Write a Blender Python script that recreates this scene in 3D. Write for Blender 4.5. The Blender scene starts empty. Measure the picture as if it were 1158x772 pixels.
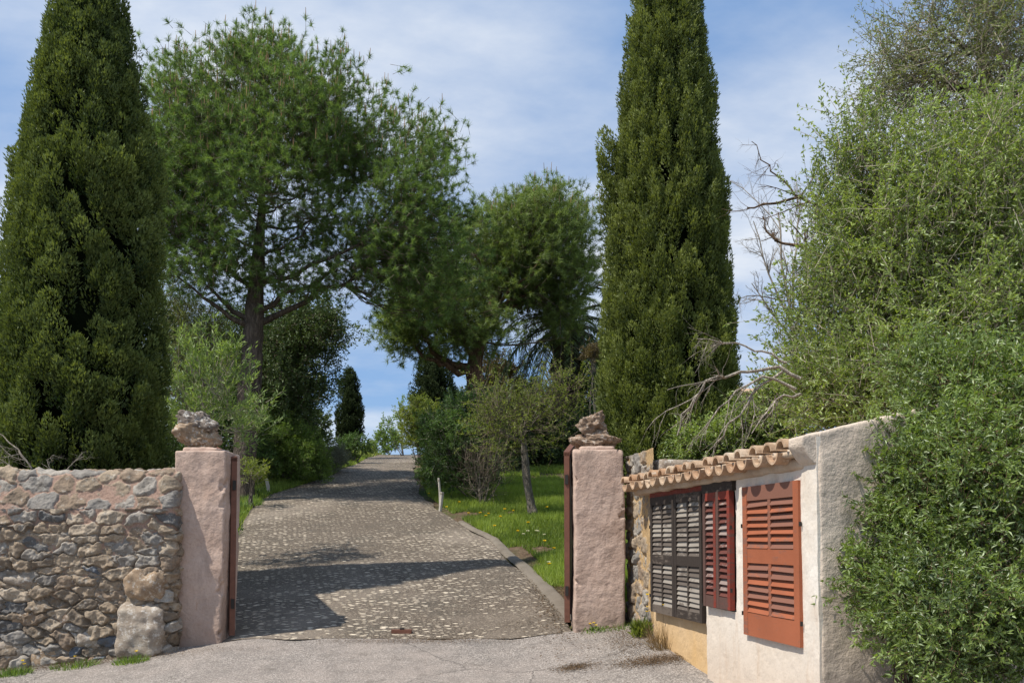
import bpy, math, numpy as np
from mathutils import Vector, Euler
R = math.radians
scene = bpy.context.scene
COL = scene.collection
rng = np.random.default_rng(7)

# ------------------------------------------------------------------ camera
F = 1000.0 / 1158.0 * 36.0
PITCH = R(2.5)
SHIFT = 0.1557
EYE = 1.6
cam_d = bpy.data.cameras.new("camera"); cam = bpy.data.objects.new("camera", cam_d); COL.objects.link(cam)
cam.location = (0, 0, EYE); cam.rotation_euler = (R(90) + PITCH, 0, 0)
cam_d.lens = F; cam_d.sensor_width = 36; cam_d.sensor_fit = 'HORIZONTAL'; cam_d.shift_y = SHIFT
cam_d.clip_start = 0.05; cam_d.clip_end = 3000
scene.camera = cam

def at(px, py, Y):
    """world point seen at photo pixel (px, py) at ground distance Y"""
    u = (px - 579) / 1000.0; v = (386 - py) / 1000.0 + SHIFT * 1.158
    d = np.array([u, math.cos(PITCH) - v * math.sin(PITCH), math.sin(PITCH) + v * math.cos(PITCH)])
    return d * (Y / d[1]) + np.array([0, 0, EYE])

# ------------------------------------------------------------------ noise
def _hash(ix, iy, iz, seed):
    n = (ix * 374761393 + iy * 668265263 + iz * 1274126177 + seed * 974634777) & 0xffffffff
    n = ((n ^ (n >> 13)) * 1274126177) & 0xffffffff
    n = ((n ^ (n >> 16)) * 668265263) & 0xffffffff
    return ((n ^ (n >> 15)) & 0xffffff) / float(0xffffff)
def vnoise(P, s, seed=0):
    Q = np.asarray(P, float) * s + 1000.0
    I = np.floor(Q).astype(np.int64); f = Q - I; f = f * f * (3 - 2 * f)
    out = 0
    for dx in (0, 1):
        for dy in (0, 1):
            for dz in (0, 1):
                w = (f[..., 0] if dx else 1 - f[..., 0]) * (f[..., 1] if dy else 1 - f[..., 1]) * (f[..., 2] if dz else 1 - f[..., 2])
                out = out + w * _hash(I[..., 0] + dx, I[..., 1] + dy, I[..., 2] + dz, seed)
    return out * 2 - 1
def fbm(P, s, oct=4, seed=0, gain=.5):
    o = 0; a = 1; t = 0
    for i in range(oct):
        o = o + a * vnoise(P, s * 2 ** i, seed + i * 17); t += a; a *= gain
    return o / t
def sstep(a, b, x):
    t = np.clip((x - a) / (b - a), 0, 1); return t * t * (3 - 2 * t)
def nrm(v):
    return v / np.maximum(np.linalg.norm(v, axis=-1, keepdims=True), 1e-9)

# ------------------------------------------------------------------ terrain
PY = [-40, 0, 4, 6.5, 8.2, 14.6, 19.5, 26, 40, 50, 80, 200, 600]
PZ = [-1.0, 0, .12, .45, .68, 1.75, 2.58, 3.69, 5.45, 5.75, 5.2, 2, -10]
def prof(y): return np.interp(y, PY, PZ)
LY = [8.2, 10, 12, 14.6, 17, 19.5, 22, 24, 28.5, 34, 40, 50, 60]; LX = [-2.62, -3.3, -3.9, -4.45, -5.0, -5.3, -5.0, -4.8, -5.05, -5.6, -6.0, -6.0, -5.8]
RY = [8.2, 10, 11.6, 13.7, 14.6, 17.3, 19.5, 26, 34, 40, 50, 60]; RX = [.58, .33, .08, -.34, -.68, -1.45, -2.0, -2.9, -3.6, -4.0, -3.9, -3.6]
def redge(y): return np.interp(y, RY, RX)
def ledge(y): return np.interp(y, LY, LX)
def h(x, y):
    x = np.asarray(x, float); y = np.asarray(y, float)
    z = prof(y)
    w = 1 - sstep(8.2, 12, y)
    z = z + w * (.10 * np.minimum(x + 2.5, 0).clip(-6) + .12 * np.clip(x, 0, 1.6))
    z = z + (1 - w) * .03 * np.clip(x - redge(y), 0, 12)
    z = z + (1 - w) * .10 * np.clip(ledge(y) - x, 0, 4)
    z = z + .42 * np.exp(-((x - 2.5) ** 2 + (y - 4.35) ** 2) / .35)
    z = z + .02 * (vnoise(np.stack([x, y, x * 0], -1), .4, 3)) * sstep(8.5, 12, y)
    return z
def hz(x, y): return float(h(x, y))

# ------------------------------------------------------------------ object helpers
def new_mesh(name, V, faces=None, k=None, mats=None, attrs=None, smooth=False, parent=None, local=False):
    """V (n,3); faces = (m,k) int array or list of such arrays"""
    V = np.asarray(V, float)
    if parent is not None and not local:
        q_ = parent
        while q_ is not None: V = V - np.array(q_.location)[None, :]; q_ = q_.parent
    if isinstance(faces, np.ndarray): faces = [faces]
    me = bpy.data.meshes.new(name)
    me.vertices.add(len(V)); me.vertices.foreach_set('co', V.astype(np.float32).ravel())
    flat = np.concatenate([f.ravel() for f in faces]); nf = sum(len(f) for f in faces)
    starts = []; c = 0
    for f in faces:
        starts.append(c + np.arange(len(f)) * f.shape[1]); c += f.size
    me.loops.add(len(flat)); me.loops.foreach_set('vertex_index', flat.astype(np.int32))
    me.polygons.add(nf); me.polygons.foreach_set('loop_start', np.concatenate(starts).astype(np.int32))
    me.polygons.foreach_set('use_smooth', np.full(nf, bool(smooth)))
    me.update(calc_edges=True)
    if attrs:
        for nme, (dom, arr) in attrs.items():
            a = me.attributes.new(nme, 'FLOAT', dom); a.data.foreach_set('value', np.asarray(arr, np.float32))
    if mats:
        me.materials.append(mats)
    o = bpy.data.objects.new(name, me); COL.objects.link(o)
    if parent is not None: o.parent = parent
    return o
def tag(o, label=None, cat=None, group=None, kind=None):
    if label: o['label'] = label
    if cat: o['category'] = cat
    if group: o['group'] = group
    if kind: o['kind'] = kind
    return o
def thing(name, label, cat, loc, group=None, rz=0):
    o = bpy.data.objects.new(name, None); COL.objects.link(o); o.location = tuple(float(a) for a in loc)
    o.rotation_euler = (0, 0, rz); o.empty_display_size = .2
    return tag(o, label, cat, group)

class MB:
    """collects quads/tris with per-face tint"""
    def __init__(s): s.V = []; s.Q = []; s.T = []; s.tq = []; s.tt = []; s.n = 0
    def add(s, V, Q=None, T=None, tint=.5):
        V = np.asarray(V, float)
        if Q is not None and len(Q):
            Q = np.asarray(Q); s.Q.append(Q + s.n); s.tq.append(np.full(len(Q), tint) if np.isscalar(tint) else tint)
        if T is not None and len(T):
            T = np.asarray(T); s.T.append(T + s.n); s.tt.append(np.full(len(T), tint) if np.isscalar(tint) else tint)
        s.V.append(V); s.n += len(V)
    def box(s, a, b, tint=.5, M=None):
        a = np.array(a, float); b = np.array(b, float)
        V = np.array([[x, y, z] for x in (a[0], b[0]) for y in (a[1], b[1]) for z in (a[2], b[2])])
        if M is not None: V = M(V)
        s.add(V, [[0, 1, 3, 2], [4, 6, 7, 5], [0, 4, 5, 1], [2, 3, 7, 6], [0, 2, 6, 4], [1, 5, 7, 3]], tint=tint)
    def grid(s, V, tint=.5, flip=False):
        n, m = V.shape[:2]
        i = np.arange(n - 1)[:, None] * m + np.arange(m - 1)[None, :]
        Q = np.stack([i, i + m, i + m + 1, i + 1], -1).reshape(-1, 4)
        if flip: Q = Q[:, ::-1]
        s.add(V.reshape(-1, 3), Q, tint=tint)
    def tube(s, pts, rad, sides=6, tint=.5, jag=0, caps=True):
        pts = np.asarray(pts, float); n = len(pts); rad = np.broadcast_to(rad, n)
        T = np.gradient(pts, axis=0); T = nrm(T)
        ref = np.array([.31, .9, .2]) if abs(T[0][2]) > .6 else np.array([.1, .2, .97])
        A = nrm(np.cross(T, ref)); B = np.cross(T, A)
        th = np.arange(sides) * 2 * np.pi / sides
        ring = pts[:, None] + rad[:, None, None] * (A[:, None] * np.cos(th)[None, :, None] + B[:, None] * np.sin(th)[None, :, None])
        if jag:
            nn = vnoise(ring * np.array([1, 1, .4]), 14, 5) * jag
            ring = ring + (ring - pts[:, None]) * nn[..., None]
        i = np.arange(n - 1)[:, None] * sides; j = np.arange(sides)[None, :]; k = (j + 1) % sides
        Q = np.stack([i + j, i + k, i + sides + k, i + sides + j], -1).reshape(-1, 4)
        V = ring.reshape(-1, 3)
        T3 = []
        if caps:
            c = len(V); V = np.vstack([V, pts[:1], pts[-1:]])
            T3 = [[c, (q + 1) % sides, q] for q in range(sides)] + [[c + 1, (n - 1) * sides + q, (n - 1) * sides + (q + 1) % sides] for q in range(sides)]
        s.add(V, Q, T3, tint)
    def sticks(s, A, B, ra, rb, tint=.5):
        """many straight 3-sided twigs"""
        A = np.asarray(A); B = np.asarray(B); n = len(A)
        if n == 0: return
        D = nrm(B - A); S = nrm(np.cross(D, rng.normal(size=(n, 3)))); N = np.cross(S, D)
        th = np.arange(3) * 2 * np.pi / 3
        off = S[:, None] * np.cos(th)[None, :, None] + N[:, None] * np.sin(th)[None, :, None]
        ra = np.broadcast_to(ra, n)[:, None, None]; rb = np.broadcast_to(rb, n)[:, None, None]
        V = np.concatenate([A[:, None] + off * ra, B[:, None] + off * rb], 1).reshape(-1, 3)
        b = np.arange(n)[:, None] * 6
        Q = np.stack([np.concatenate([b + i, b + (i + 1) % 3, b + 3 + (i + 1) % 3, b + 3 + i], 1) for i in range(3)], 1).reshape(-1, 4)
        s.add(V, Q, tint=tint)
    def leaves(s, P, D, L, W, tint, needle=False, up=0.0, fold=.2):
        n = len(P)
        if n == 0: return
        D = nrm(D); L = np.broadcast_to(L, n)[:, None]; W = np.broadcast_to(W, n)[:, None]
        rnd = rng.normal(size=(n, 3))
        S = nrm(np.cross(D, rnd))
        if up > 0:
            S2 = nrm(np.cross(D, np.array([0, 0, 1.0]) + rnd * .35)); S = nrm(S * (1 - up) + S2 * up)
        N = np.cross(S, D)
        if needle:
            V = np.stack([P - S * W / 2, P + S * W / 2, P + D * L], 1).reshape(-1, 3)
            s.add(V, None, np.arange(n * 3).reshape(n, 3), tint)
        else:
            mid = P + D * L * .45
            V = np.stack([P, mid + S * W / 2 + N * W * fold, P + D * L - N * L * .08, mid - S * W / 2 + N * W * fold], 1).reshape(-1, 3)
            s.add(V, np.arange(n * 4).reshape(n, 4), None, tint)
    def build(s, name, mat, parent=None, local=False, smooth=False):
        F_ = []; t = []
        if s.Q: F_.append(np.concatenate(s.Q)); t.append(np.concatenate(s.tq))
        if s.T: F_.append(np.concatenate(s.T)); t.append(np.concatenate(s.tt))
        return new_mesh(name, np.concatenate(s.V), F_, mats=mat, attrs={'tint': ('FACE', np.concatenate(t))}, smooth=smooth, parent=parent, local=local)

def rough_box(a, b, res, bev, amp, sc, seed=0, warp=None, oct=4):
    """rounded, noise-displaced box -> V, Q"""
    a = np.array(a, float); b = np.array(b, float); n = np.maximum(1, np.round((b - a) / res).astype(int))
    V = []; Q = []; c = 0
    for ax in range(3):
        u, w = [(1, 2), (2, 0), (0, 1)][ax]
        gu = np.linspace(a[u], b[u], n[u] + 1); gw = np.linspace(a[w], b[w], n[w] + 1)
        U, Wd = np.meshgrid(gu, gw, indexing='ij')
        for side in (0, 1):
            P = np.zeros(U.shape + (3,)); P[..., u] = U; P[..., w] = Wd; P[..., ax] = (a, b)[side][ax]
            m = P.shape[1]; i = np.arange(n[u])[:, None] * m + np.arange(n[w])[None, :]
            q = np.stack([i, i + m, i + m + 1, i + 1], -1).reshape(-1, 4)
            if side == 0: q = q[:, ::-1]
            V.append(P.reshape(-1, 3)); Q.append(q + c); c += P.shape[0] * P.shape[1]
    V = np.concatenate(V); Q = np.concatenate(Q)
    _, idx, inv = np.unique(np.round(V, 5), axis=0, return_index=True, return_inverse=True)
    V = V[idx]; Q = inv.ravel()[Q]
    q = np.clip(V, a + bev, b - bev); N = nrm(V - q); V2 = q + N * bev
    V2 = V2 + N * (fbm(V2, sc, oct, seed) * amp)[:, None]
    if warp: V2 = warp(V2)
    return V2, Q

# ------------------------------------------------------------------ materials
def mk(name):
    m = bpy.data.materials.new(name); m.use_nodes = True
    nt = m.node_tree; nt.nodes.clear()
    out = nt.nodes.new('ShaderNodeOutputMaterial')
    return m, nt, out
class NT:
    def __init__(s, nt): s.nt = nt; s.co = None
    def n(s, typ, **kw):
        nd = s.nt.nodes.new(typ)
        for k, v in kw.items():
            if k.startswith('i_'): nd.inputs[k[2:]].default_value = v
            else: setattr(nd, k, v)
        return nd
    def l(s, a, b): s.nt.links.new(a, b)
    def coord(s, scale=(1, 1, 1)):
        t = s.n('ShaderNodeTexCoord'); m = s.n('ShaderNodeMapping'); m.inputs['Scale'].default_value = scale
        s.l(t.outputs['Object'], m.inputs['Vector']); return m.outputs[0]
    def noise(s, vec, sc, det=6, rough=.6, out='Fac'):
        t = s.n('ShaderNodeTexNoise'); t.inputs['Scale'].default_value = sc; t.inputs['Detail'].default_value = det; t.inputs['Roughness'].default_value = rough
        s.l(vec, t.inputs['Vector']); return t.outputs[out]
    def ramp(s, fac, stops, interp='LINEAR'):
        r = s.n('ShaderNodeValToRGB'); r.color_ramp.interpolation = interp
        e = r.color_ramp.elements
        while len(e) > 1: e.remove(e[-1])
        for i, (p, c) in enumerate(stops):
            if isinstance(c, (int, float)): c = (c, c, c)
            el = e[0] if i == 0 else e.new(p)
            el.position = p; el.color = (*c, 1)
        s.l(fac, r.inputs[0]); return r.outputs[0]
    def mix(s, f, a, b, mode='MIX'):
        m = s.n('ShaderNodeMix', data_type='RGBA', blend_type=mode)
        for v, i in ((f, 0), (a, 6), (b, 7)):
            if hasattr(v, 'is_linked') or hasattr(v, 'links'): s.l(v, m.inputs[i])
            elif isinstance(v, (int, float)): m.inputs[i].default_value = v if i == 0 else (v, v, v, 1)
            else: m.inputs[i].default_value = (*v, 1)
        return m.outputs[2]
    def math(s, op, a, b=0, c=None):
        m = s.n('ShaderNodeMath', operation=op)
        for i, v in enumerate((a, b) if c is None else (a, b, c)):
            if hasattr(v, 'links'): s.l(v, m.inputs[i])
            else: m.inputs[i].default_value = v
        return m.outputs[0]
    def attr(s, name):
        a = s.n('ShaderNodeAttribute', attribute_name=name); return a.outputs['Fac']
    def bump(s, hgt, strength=.5, dist=.01, prev=None):
        b = s.n('ShaderNodeBump'); b.inputs['Strength'].default_value = strength; b.inputs['Distance'].default_value = dist
        s.l(hgt, b.inputs['Height'])
        if prev is not None: s.l(prev, b.inputs['Normal'])
        return b.outputs[0]
    def principled(s, out, col, rough=.8, nrm_=None, spec=.3, metal=0):
        p = s.n('ShaderNodeBsdfPrincipled')
        if hasattr(col, 'links'): s.l(col, p.inputs['Base Color'])
        else: p.inputs['Base Color'].default_value = (*col, 1)
        if hasattr(rough, 'links'): s.l(rough, p.inputs['Roughness'])
        else: p.inputs['Roughness'].default_value = rough
        p.inputs['Specular IOR Level'].default_value = spec; p.inputs['Metallic'].default_value = metal
        if nrm_ is not None: s.l(nrm_, p.inputs['Normal'])
        s.l(p.outputs[0], out.inputs[0]); return p

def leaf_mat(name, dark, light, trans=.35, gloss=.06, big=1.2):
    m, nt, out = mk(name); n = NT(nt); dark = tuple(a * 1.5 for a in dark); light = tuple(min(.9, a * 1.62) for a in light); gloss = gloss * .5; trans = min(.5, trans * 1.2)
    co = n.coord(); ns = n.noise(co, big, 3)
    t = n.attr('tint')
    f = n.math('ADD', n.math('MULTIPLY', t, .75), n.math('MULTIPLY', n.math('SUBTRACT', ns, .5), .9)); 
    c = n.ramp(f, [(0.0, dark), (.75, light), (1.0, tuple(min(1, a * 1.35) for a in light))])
    d = n.n('ShaderNodeBsdfDiffuse'); n.l(c, d.inputs[0])
    tr = n.n('ShaderNodeBsdfTranslucent')
    c2 = n.mix(1.0, c, (1.25, 1.25, .55), 'MULTIPLY'); n.l(c2, tr.inputs[0])
    g = n.n('ShaderNodeBsdfGlossy'); g.inputs[0].default_value = (.8, .85, .8, 1); g.inputs['Roughness'].default_value = .5
    a = n.n('ShaderNodeMixShader'); a.inputs[0].default_value = trans; n.l(d.outputs[0], a.inputs[1]); n.l(tr.outputs[0], a.inputs[2])
    b = n.n('ShaderNodeMixShader'); b.inputs[0].default_value = gloss; n.l(a.outputs[0], b.inputs[1]); n.l(g.outputs[0], b.inputs[2])
    n.l(b.outputs[0], out.inputs[0]); return m
def bark_mat(name, dark, light, sc=8, bump=.8, stretch=.25):
    m, nt, out = mk(name); n = NT(nt)
    co = n.coord((1, 1, stretch)); a = n.noise(co, sc, 8, .65); v = n.n('ShaderNodeTexVoronoi', feature='DISTANCE_TO_EDGE'); v.inputs['Scale'].default_value = sc * 1.6
    n.l(n.mix(.12, co, n.noise(co, sc * 2, 3, .6, 'Color')), v.inputs['Vector'])
    e = n.ramp(v.outputs[0], [(0, 0), (.25, 1)])
    hgt = n.math('ADD', n.math('MULTIPLY', e, .6), a)
    c = n.ramp(hgt, [(.35, dark), (1.15, light)])
    c = n.mix(.35, c, n.ramp(n.noise(co, 2.3, 4), [(.35, dark), (.7, light)]))
    n.principled(out, c, .9, n.bump(hgt, bump, .03), .15); return m
def plain_mat(name, col, rough=.8, var=.25, sc=20, bump=.3, metal=0, spec=.3, dist=.004):
    m, nt, out = mk(name); n = NT(nt); co = n.coord()
    a = n.noise(co, sc, 6); b = n.noise(co, sc * .13, 3)
    f = n.math('ADD', n.math('MULTIPLY', a, .6), n.math('MULTIPLY', b, .4))
    c = n.ramp(f, [(.3, tuple(x * (1 - var) for x in col)), (.7, tuple(min(1, x * (1 + var)) for x in col))])
    n.principled(out, c, rough, n.bump(a, bump, dist), spec, metal); return m

# ---- asphalt of the street
def asphalt():
    m, nt, out = mk('asphalt'); n = NT(nt); co = n.coord()
    sp = n.n('ShaderNodeTexVoronoi'); sp.inputs['Scale'].default_value = 110; n.l(co, sp.inputs['Vector'])
    spk = n.ramp(n.math('MULTIPLY', sp.outputs['Color'], 1), [(.1, (.085, .078, .072)), (.55, (.235, .21, .19)), (.9, (.46, .42, .38))])
    big = n.noise(co, .9, 6, .65); mid = n.noise(co, 5, 5)
    c = n.mix(n.ramp(big, [(.35, .0), (.65, .55)]), spk, (.32, .27, .235))
    c = n.mix(n.ramp(mid, [(.45, 0), (.72, .45)]), c, (.13, .118, .108))
    pt = n.n('ShaderNodeTexVoronoi'); pt.inputs['Scale'].default_value = .35; n.l(n.mix(.3, co, n.noise(co, 1.5, 5, .7, 'Color')), pt.inputs['Vector'])
    c = n.mix(n.ramp(pt.outputs['Color'], [(.45, 0), (.5, .35)]), c, (.15, .13, .115))
    c = n.mix(n.ramp(n.noise(co, 3.3, 8, .75), [(.56, 0), (.66, .5)]), c, (.10, .085, .07))
    # cracks
    v = n.n('ShaderNodeTexVoronoi', feature='DISTANCE_TO_EDGE'); v.inputs['Scale'].default_value = .55
    n.l(n.mix(.25, co, n.noise(co, 2.0, 6, .7, 'Color')), v.inputs['Vector'])
    cr = n.ramp(v.outputs[0], [(.0006, .7), (.004, 0)])
    c = n.mix(cr, c, (.05, .045, .04))
    hgt = n.math('SUBTRACT', n.math('ADD', n.math('MULTIPLY', sp.outputs['Distance'], -1.0), n.math('MULTIPLY', mid, .5)), cr)
    n.principled(out, c, .9, n.bump(hgt, .6, .006), .2); return m
# ---- driveway of set stones
def cobble():
    m, nt, out = mk('set stone paving'); n = NT(nt)
    tc = n.n('ShaderNodeTexCoord'); base = tc.outputs['Object']
    wv = n.mix(.055, base, n.noise(base, 5, 3, .6, 'Color'))
    mp = n.n('ShaderNodeMapping'); mp.inputs['Scale'].default_value = (1.0, 2.1, .0001); mp.inputs['Rotation'].default_value = (0, 0, R(-7)); n.l(wv, mp.inputs['Vector'])
    v = n.n('ShaderNodeTexVoronoi', feature='F1'); v.inputs['Scale'].default_value = 13.5; v.inputs['Randomness'].default_value = .95; n.l(mp.outputs[0], v.inputs['Vector'])
    sz = n.n('ShaderNodeSeparateColor'); n.l(v.outputs['Color'], sz.inputs[0])
    thr = n.math('ADD', n.math('MULTIPLY', sz.outputs[0], .42), .15)
    wear = n.noise(base, .55, 5, .6)
    thr = n.math('SUBTRACT', thr, n.math('MULTIPLY', n.ramp(wear, [(.46, 0), (.66, 1)]), .17))
    thr = n.math('ADD', thr, n.math('MULTIPLY', n.math('SUBTRACT', n.noise(base, 60, 3), .5), .18))
    dd = n.math('SUBTRACT', thr, v.outputs['Distance'])
    mask = n.ramp(dd, [(0, 0), (.03, 1)])
    stone = n.ramp(sz.outputs[1], [(0, (.30, .26, .21)), (.4, (.52, .455, .37)), (1, (.82, .74, .61))])
    fine = n.noise(base, 70, 5)
    stone = n.mix(.35, stone, n.ramp(fine, [(.3, (.28, .245, .2)), (.7, (.72, .645, .54))]))
    fv = n.n('ShaderNodeTexVoronoi'); fv.inputs['Scale'].default_value = 90; n.l(base, fv.inputs['Vector'])
    mort = n.ramp(fv.outputs['Color'], [(.1, (.05, .042, .034)), (.6, (.125, .105, .085)), (.95, (.29, .25, .205))])
    mort = n.mix(n.ramp(n.noise(base, .35, 4), [(.48, 0), (.62, .75)]), mort, (.23, .20, .17))
    mort = n.mix(n.ramp(n.noise(base, 1.7, 5), [(.5, 0), (.75, .6)]), mort, (.075, .07, .06))
    c = n.mix(mask, mort, stone)
    c = n.mix(1.0, c, (1.02, .98, .93), 'MULTIPLY')
    hgt = n.math('ADD', n.math('MULTIPLY', n.ramp(dd, [(0, 0), (.14, 1)]), 1.0), n.math('MULTIPLY', fine, .35))
    n.principled(out, c, .85, n.bump(hgt, 1.0, .022), .2); return m
def soil():
    m, nt, out = mk('soil and litter'); n = NT(nt); co = n.coord()
    a = n.noise(co, 14, 8, .7); b = n.noise(co, .8, 4); e = n.noise(co, .06, 3)
    c = n.ramp(a, [(.3, (.05, .035, .022)), (.55, (.13, .09, .06)), (.8, (.26, .20, .14))])
    g = n.ramp(a, [(.3, (.02, .045, .01)), (.7, (.07, .12, .03))])
    c = n.mix(n.ramp(b, [(.42, 0), (.6, .85)]), c, g)
    n.principled(out, c, .95, n.bump(a, .9, .03), .1); return m
def plaster(name, col, col2, sc=3.0, bsc=55, bstr=.6, stain=(.12, .10, .085), stain_amt=.5, dirt_h=None, bd=.006, ochre=None):
    m, nt, out = mk(name); n = NT(nt); co = n.coord()
    a = n.noise(co, sc, 7, .65); f = n.noise(co, bsc, 6, .7); q = n.noise(co, bsc * .25, 4)
    c = n.mix(n.ramp(a, [(.35, 0), (.65, 1)]), col, col2)
    c = n.mix(n.ramp(f, [(.25, .35), (.5, 0)]), c, tuple(x * .5 for x in col2))
    st = n.noise(n.coord((2.2, 2.2, .5)), 2.4, 6, .7)
    c = n.mix(n.ramp(st, [(.55, 0), (.8, stain_amt)]), c, stain)
    if ochre:
        sep = n.n('ShaderNodeSeparateXYZ'); n.l(co, sep.inputs[0])
        z = n.math('ADD', sep.outputs[2], n.math('MULTIPLY', n.math('SUBTRACT', a, .5), ochre[3]))
        c = n.mix(n.ramp(z, [(ochre[1], ochre[4]), (ochre[2], 0)]) if 0 <= ochre[1] < ochre[2] <= 1 else a, c, ochre[0])
    sep2 = n.n('ShaderNodeSeparateXYZ'); geo = n.n('ShaderNodeNewGeometry'); n.l(geo.outputs['Position'], sep2.inputs[0])
    low = n.math('ADD', sep2.outputs[2], n.math('MULTIPLY', n.math('SUBTRACT', a, .5), .7))
    mr = n.n('ShaderNodeMapRange'); mr.inputs['From Min'].default_value = .62; mr.inputs['From Max'].default_value = 1.15; mr.inputs['To Min'].default_value = .5; mr.inputs['To Max'].default_value = 0; n.l(low, mr.inputs['Value'])
    c = n.mix(mr.outputs[0], c, stain)
    hgt = n.math('ADD', n.math('MULTIPLY', f, .5), q)
    n.principled(out, c, .92, n.bump(hgt, bstr, bd), .12); return m
def stone_mat(name='rubble stone', mort=(.40, .27, .21)):
    m, nt, out = mk(name); n = NT(nt); co = n.coord()
    t = n.attr('tint'); mo = n.attr('mort')
    a = n.noise(co, 9, 8, .7); f = n.noise(co, 60, 6, .7)
    c = n.ramp(t, [(0, (.13, .13, .13)), (.08, (.21, .165, .12)), (.24, (.33, .255, .18)), (.38, (.27, .25, .225)), (.5, (.38, .30, .215)), (.62, (.28, .21, .15)), (.74, (.37, .335, .29)), (.88, (.44, .36, .27)), (.96, (.12, .14, .17))], 'CONSTANT')
    c = n.mix(n.ramp(a, [(.3, .75), (.55, 0)]), c, (.10, .085, .07))
    c = n.mix(n.ramp(f, [(.3, .5), (.55, 0)]), c, (.12, .10, .085))
    c = n.mix(n.ramp(n.noise(co, 13, 9, .8), [(.55, 0), (.64, .6)]), c, (.50, .48, .43))
    mc = n.ramp(f, [(.3, tuple(x * .55 for x in mort)), (.65, mort), (.8, tuple(min(1, x * 1.25) for x in mort))])
    c = n.mix(mo, c, mc)
    n.principled(out, c, .92, n.bump(n.math('ADD', f, n.math('MULTIPLY', a, .7)), .7, .008), .15); return m
def rock_mat(name, base, dark, lichen=(.62, .60, .55), amt=.8):
    m, nt, out = mk(name); n = NT(nt); co = n.coord()
    a = n.noise(co, 10, 8, .7); f = n.noise(co, 55, 6, .7); li = n.noise(co, 22, 6, .75)
    c = n.ramp(a, [(.3, dark), (.65, base)])
    c = n.mix(n.ramp(f, [(.3, .5), (.55, 0)]), c, dark)
    c = n.mix(n.ramp(li, [(.54, 0), (.6, amt)]), c, lichen)
    n.principled(out, c, .92, n.bump(n.math('ADD', f, a), .8, .01), .15); return m
def paint_mat(name, col, worn, amt=.5, rough=.55):  # brushed paint worn along the grain
    m, nt, out = mk(name); n = NT(nt); co = n.coord()
    a = n.noise(n.coord((1, 1, 4)), 10, 8, .75); f = n.noise(co, 40, 5); b = n.noise(co, 2.5, 3); t = n.attr('tint')
    c = n.ramp(b, [(.3, tuple(x * .88 for x in col)), (.7, tuple(min(1, x * 1.1) for x in col))])
    th = n.math('ADD', a, n.math('MULTIPLY', n.math('SUBTRACT', t, .5), .6))
    c = n.mix(n.ramp(th, [(.72 - amt * .35, 0), (.80 - amt * .3, 1)]), c, worn)
    n.principled(out, c, n.ramp(f, [(.3, rough - .1), (.7, rough + .2)]), n.bump(a, .35, .003), .3); return m
def tile_mat():
    m, nt, out = mk('weathered clay tile'); n = NT(nt); co = n.coord(); t = n.attr('tint')
    a = n.noise(co, 12, 8, .7); f = n.noise(co, 70, 4)
    c = n.ramp(t, [(0, (.40, .23, .13)), (.3, (.52, .36, .24)), (.6, (.44, .30, .19)), (1, (.58, .46, .34))])
    c = n.mix(n.ramp(a, [(.35, .7), (.55, 0)]), c, (.26, .17, .11))
    c = n.mix(n.ramp(n.noise(co, 20, 7, .75), [(.54, 0), (.64, .6)]), c, (.62, .56, .46))
    n.principled(out, c, .9, n.bump(n.math('ADD', a, f), .5, .004), .15); return m

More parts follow.
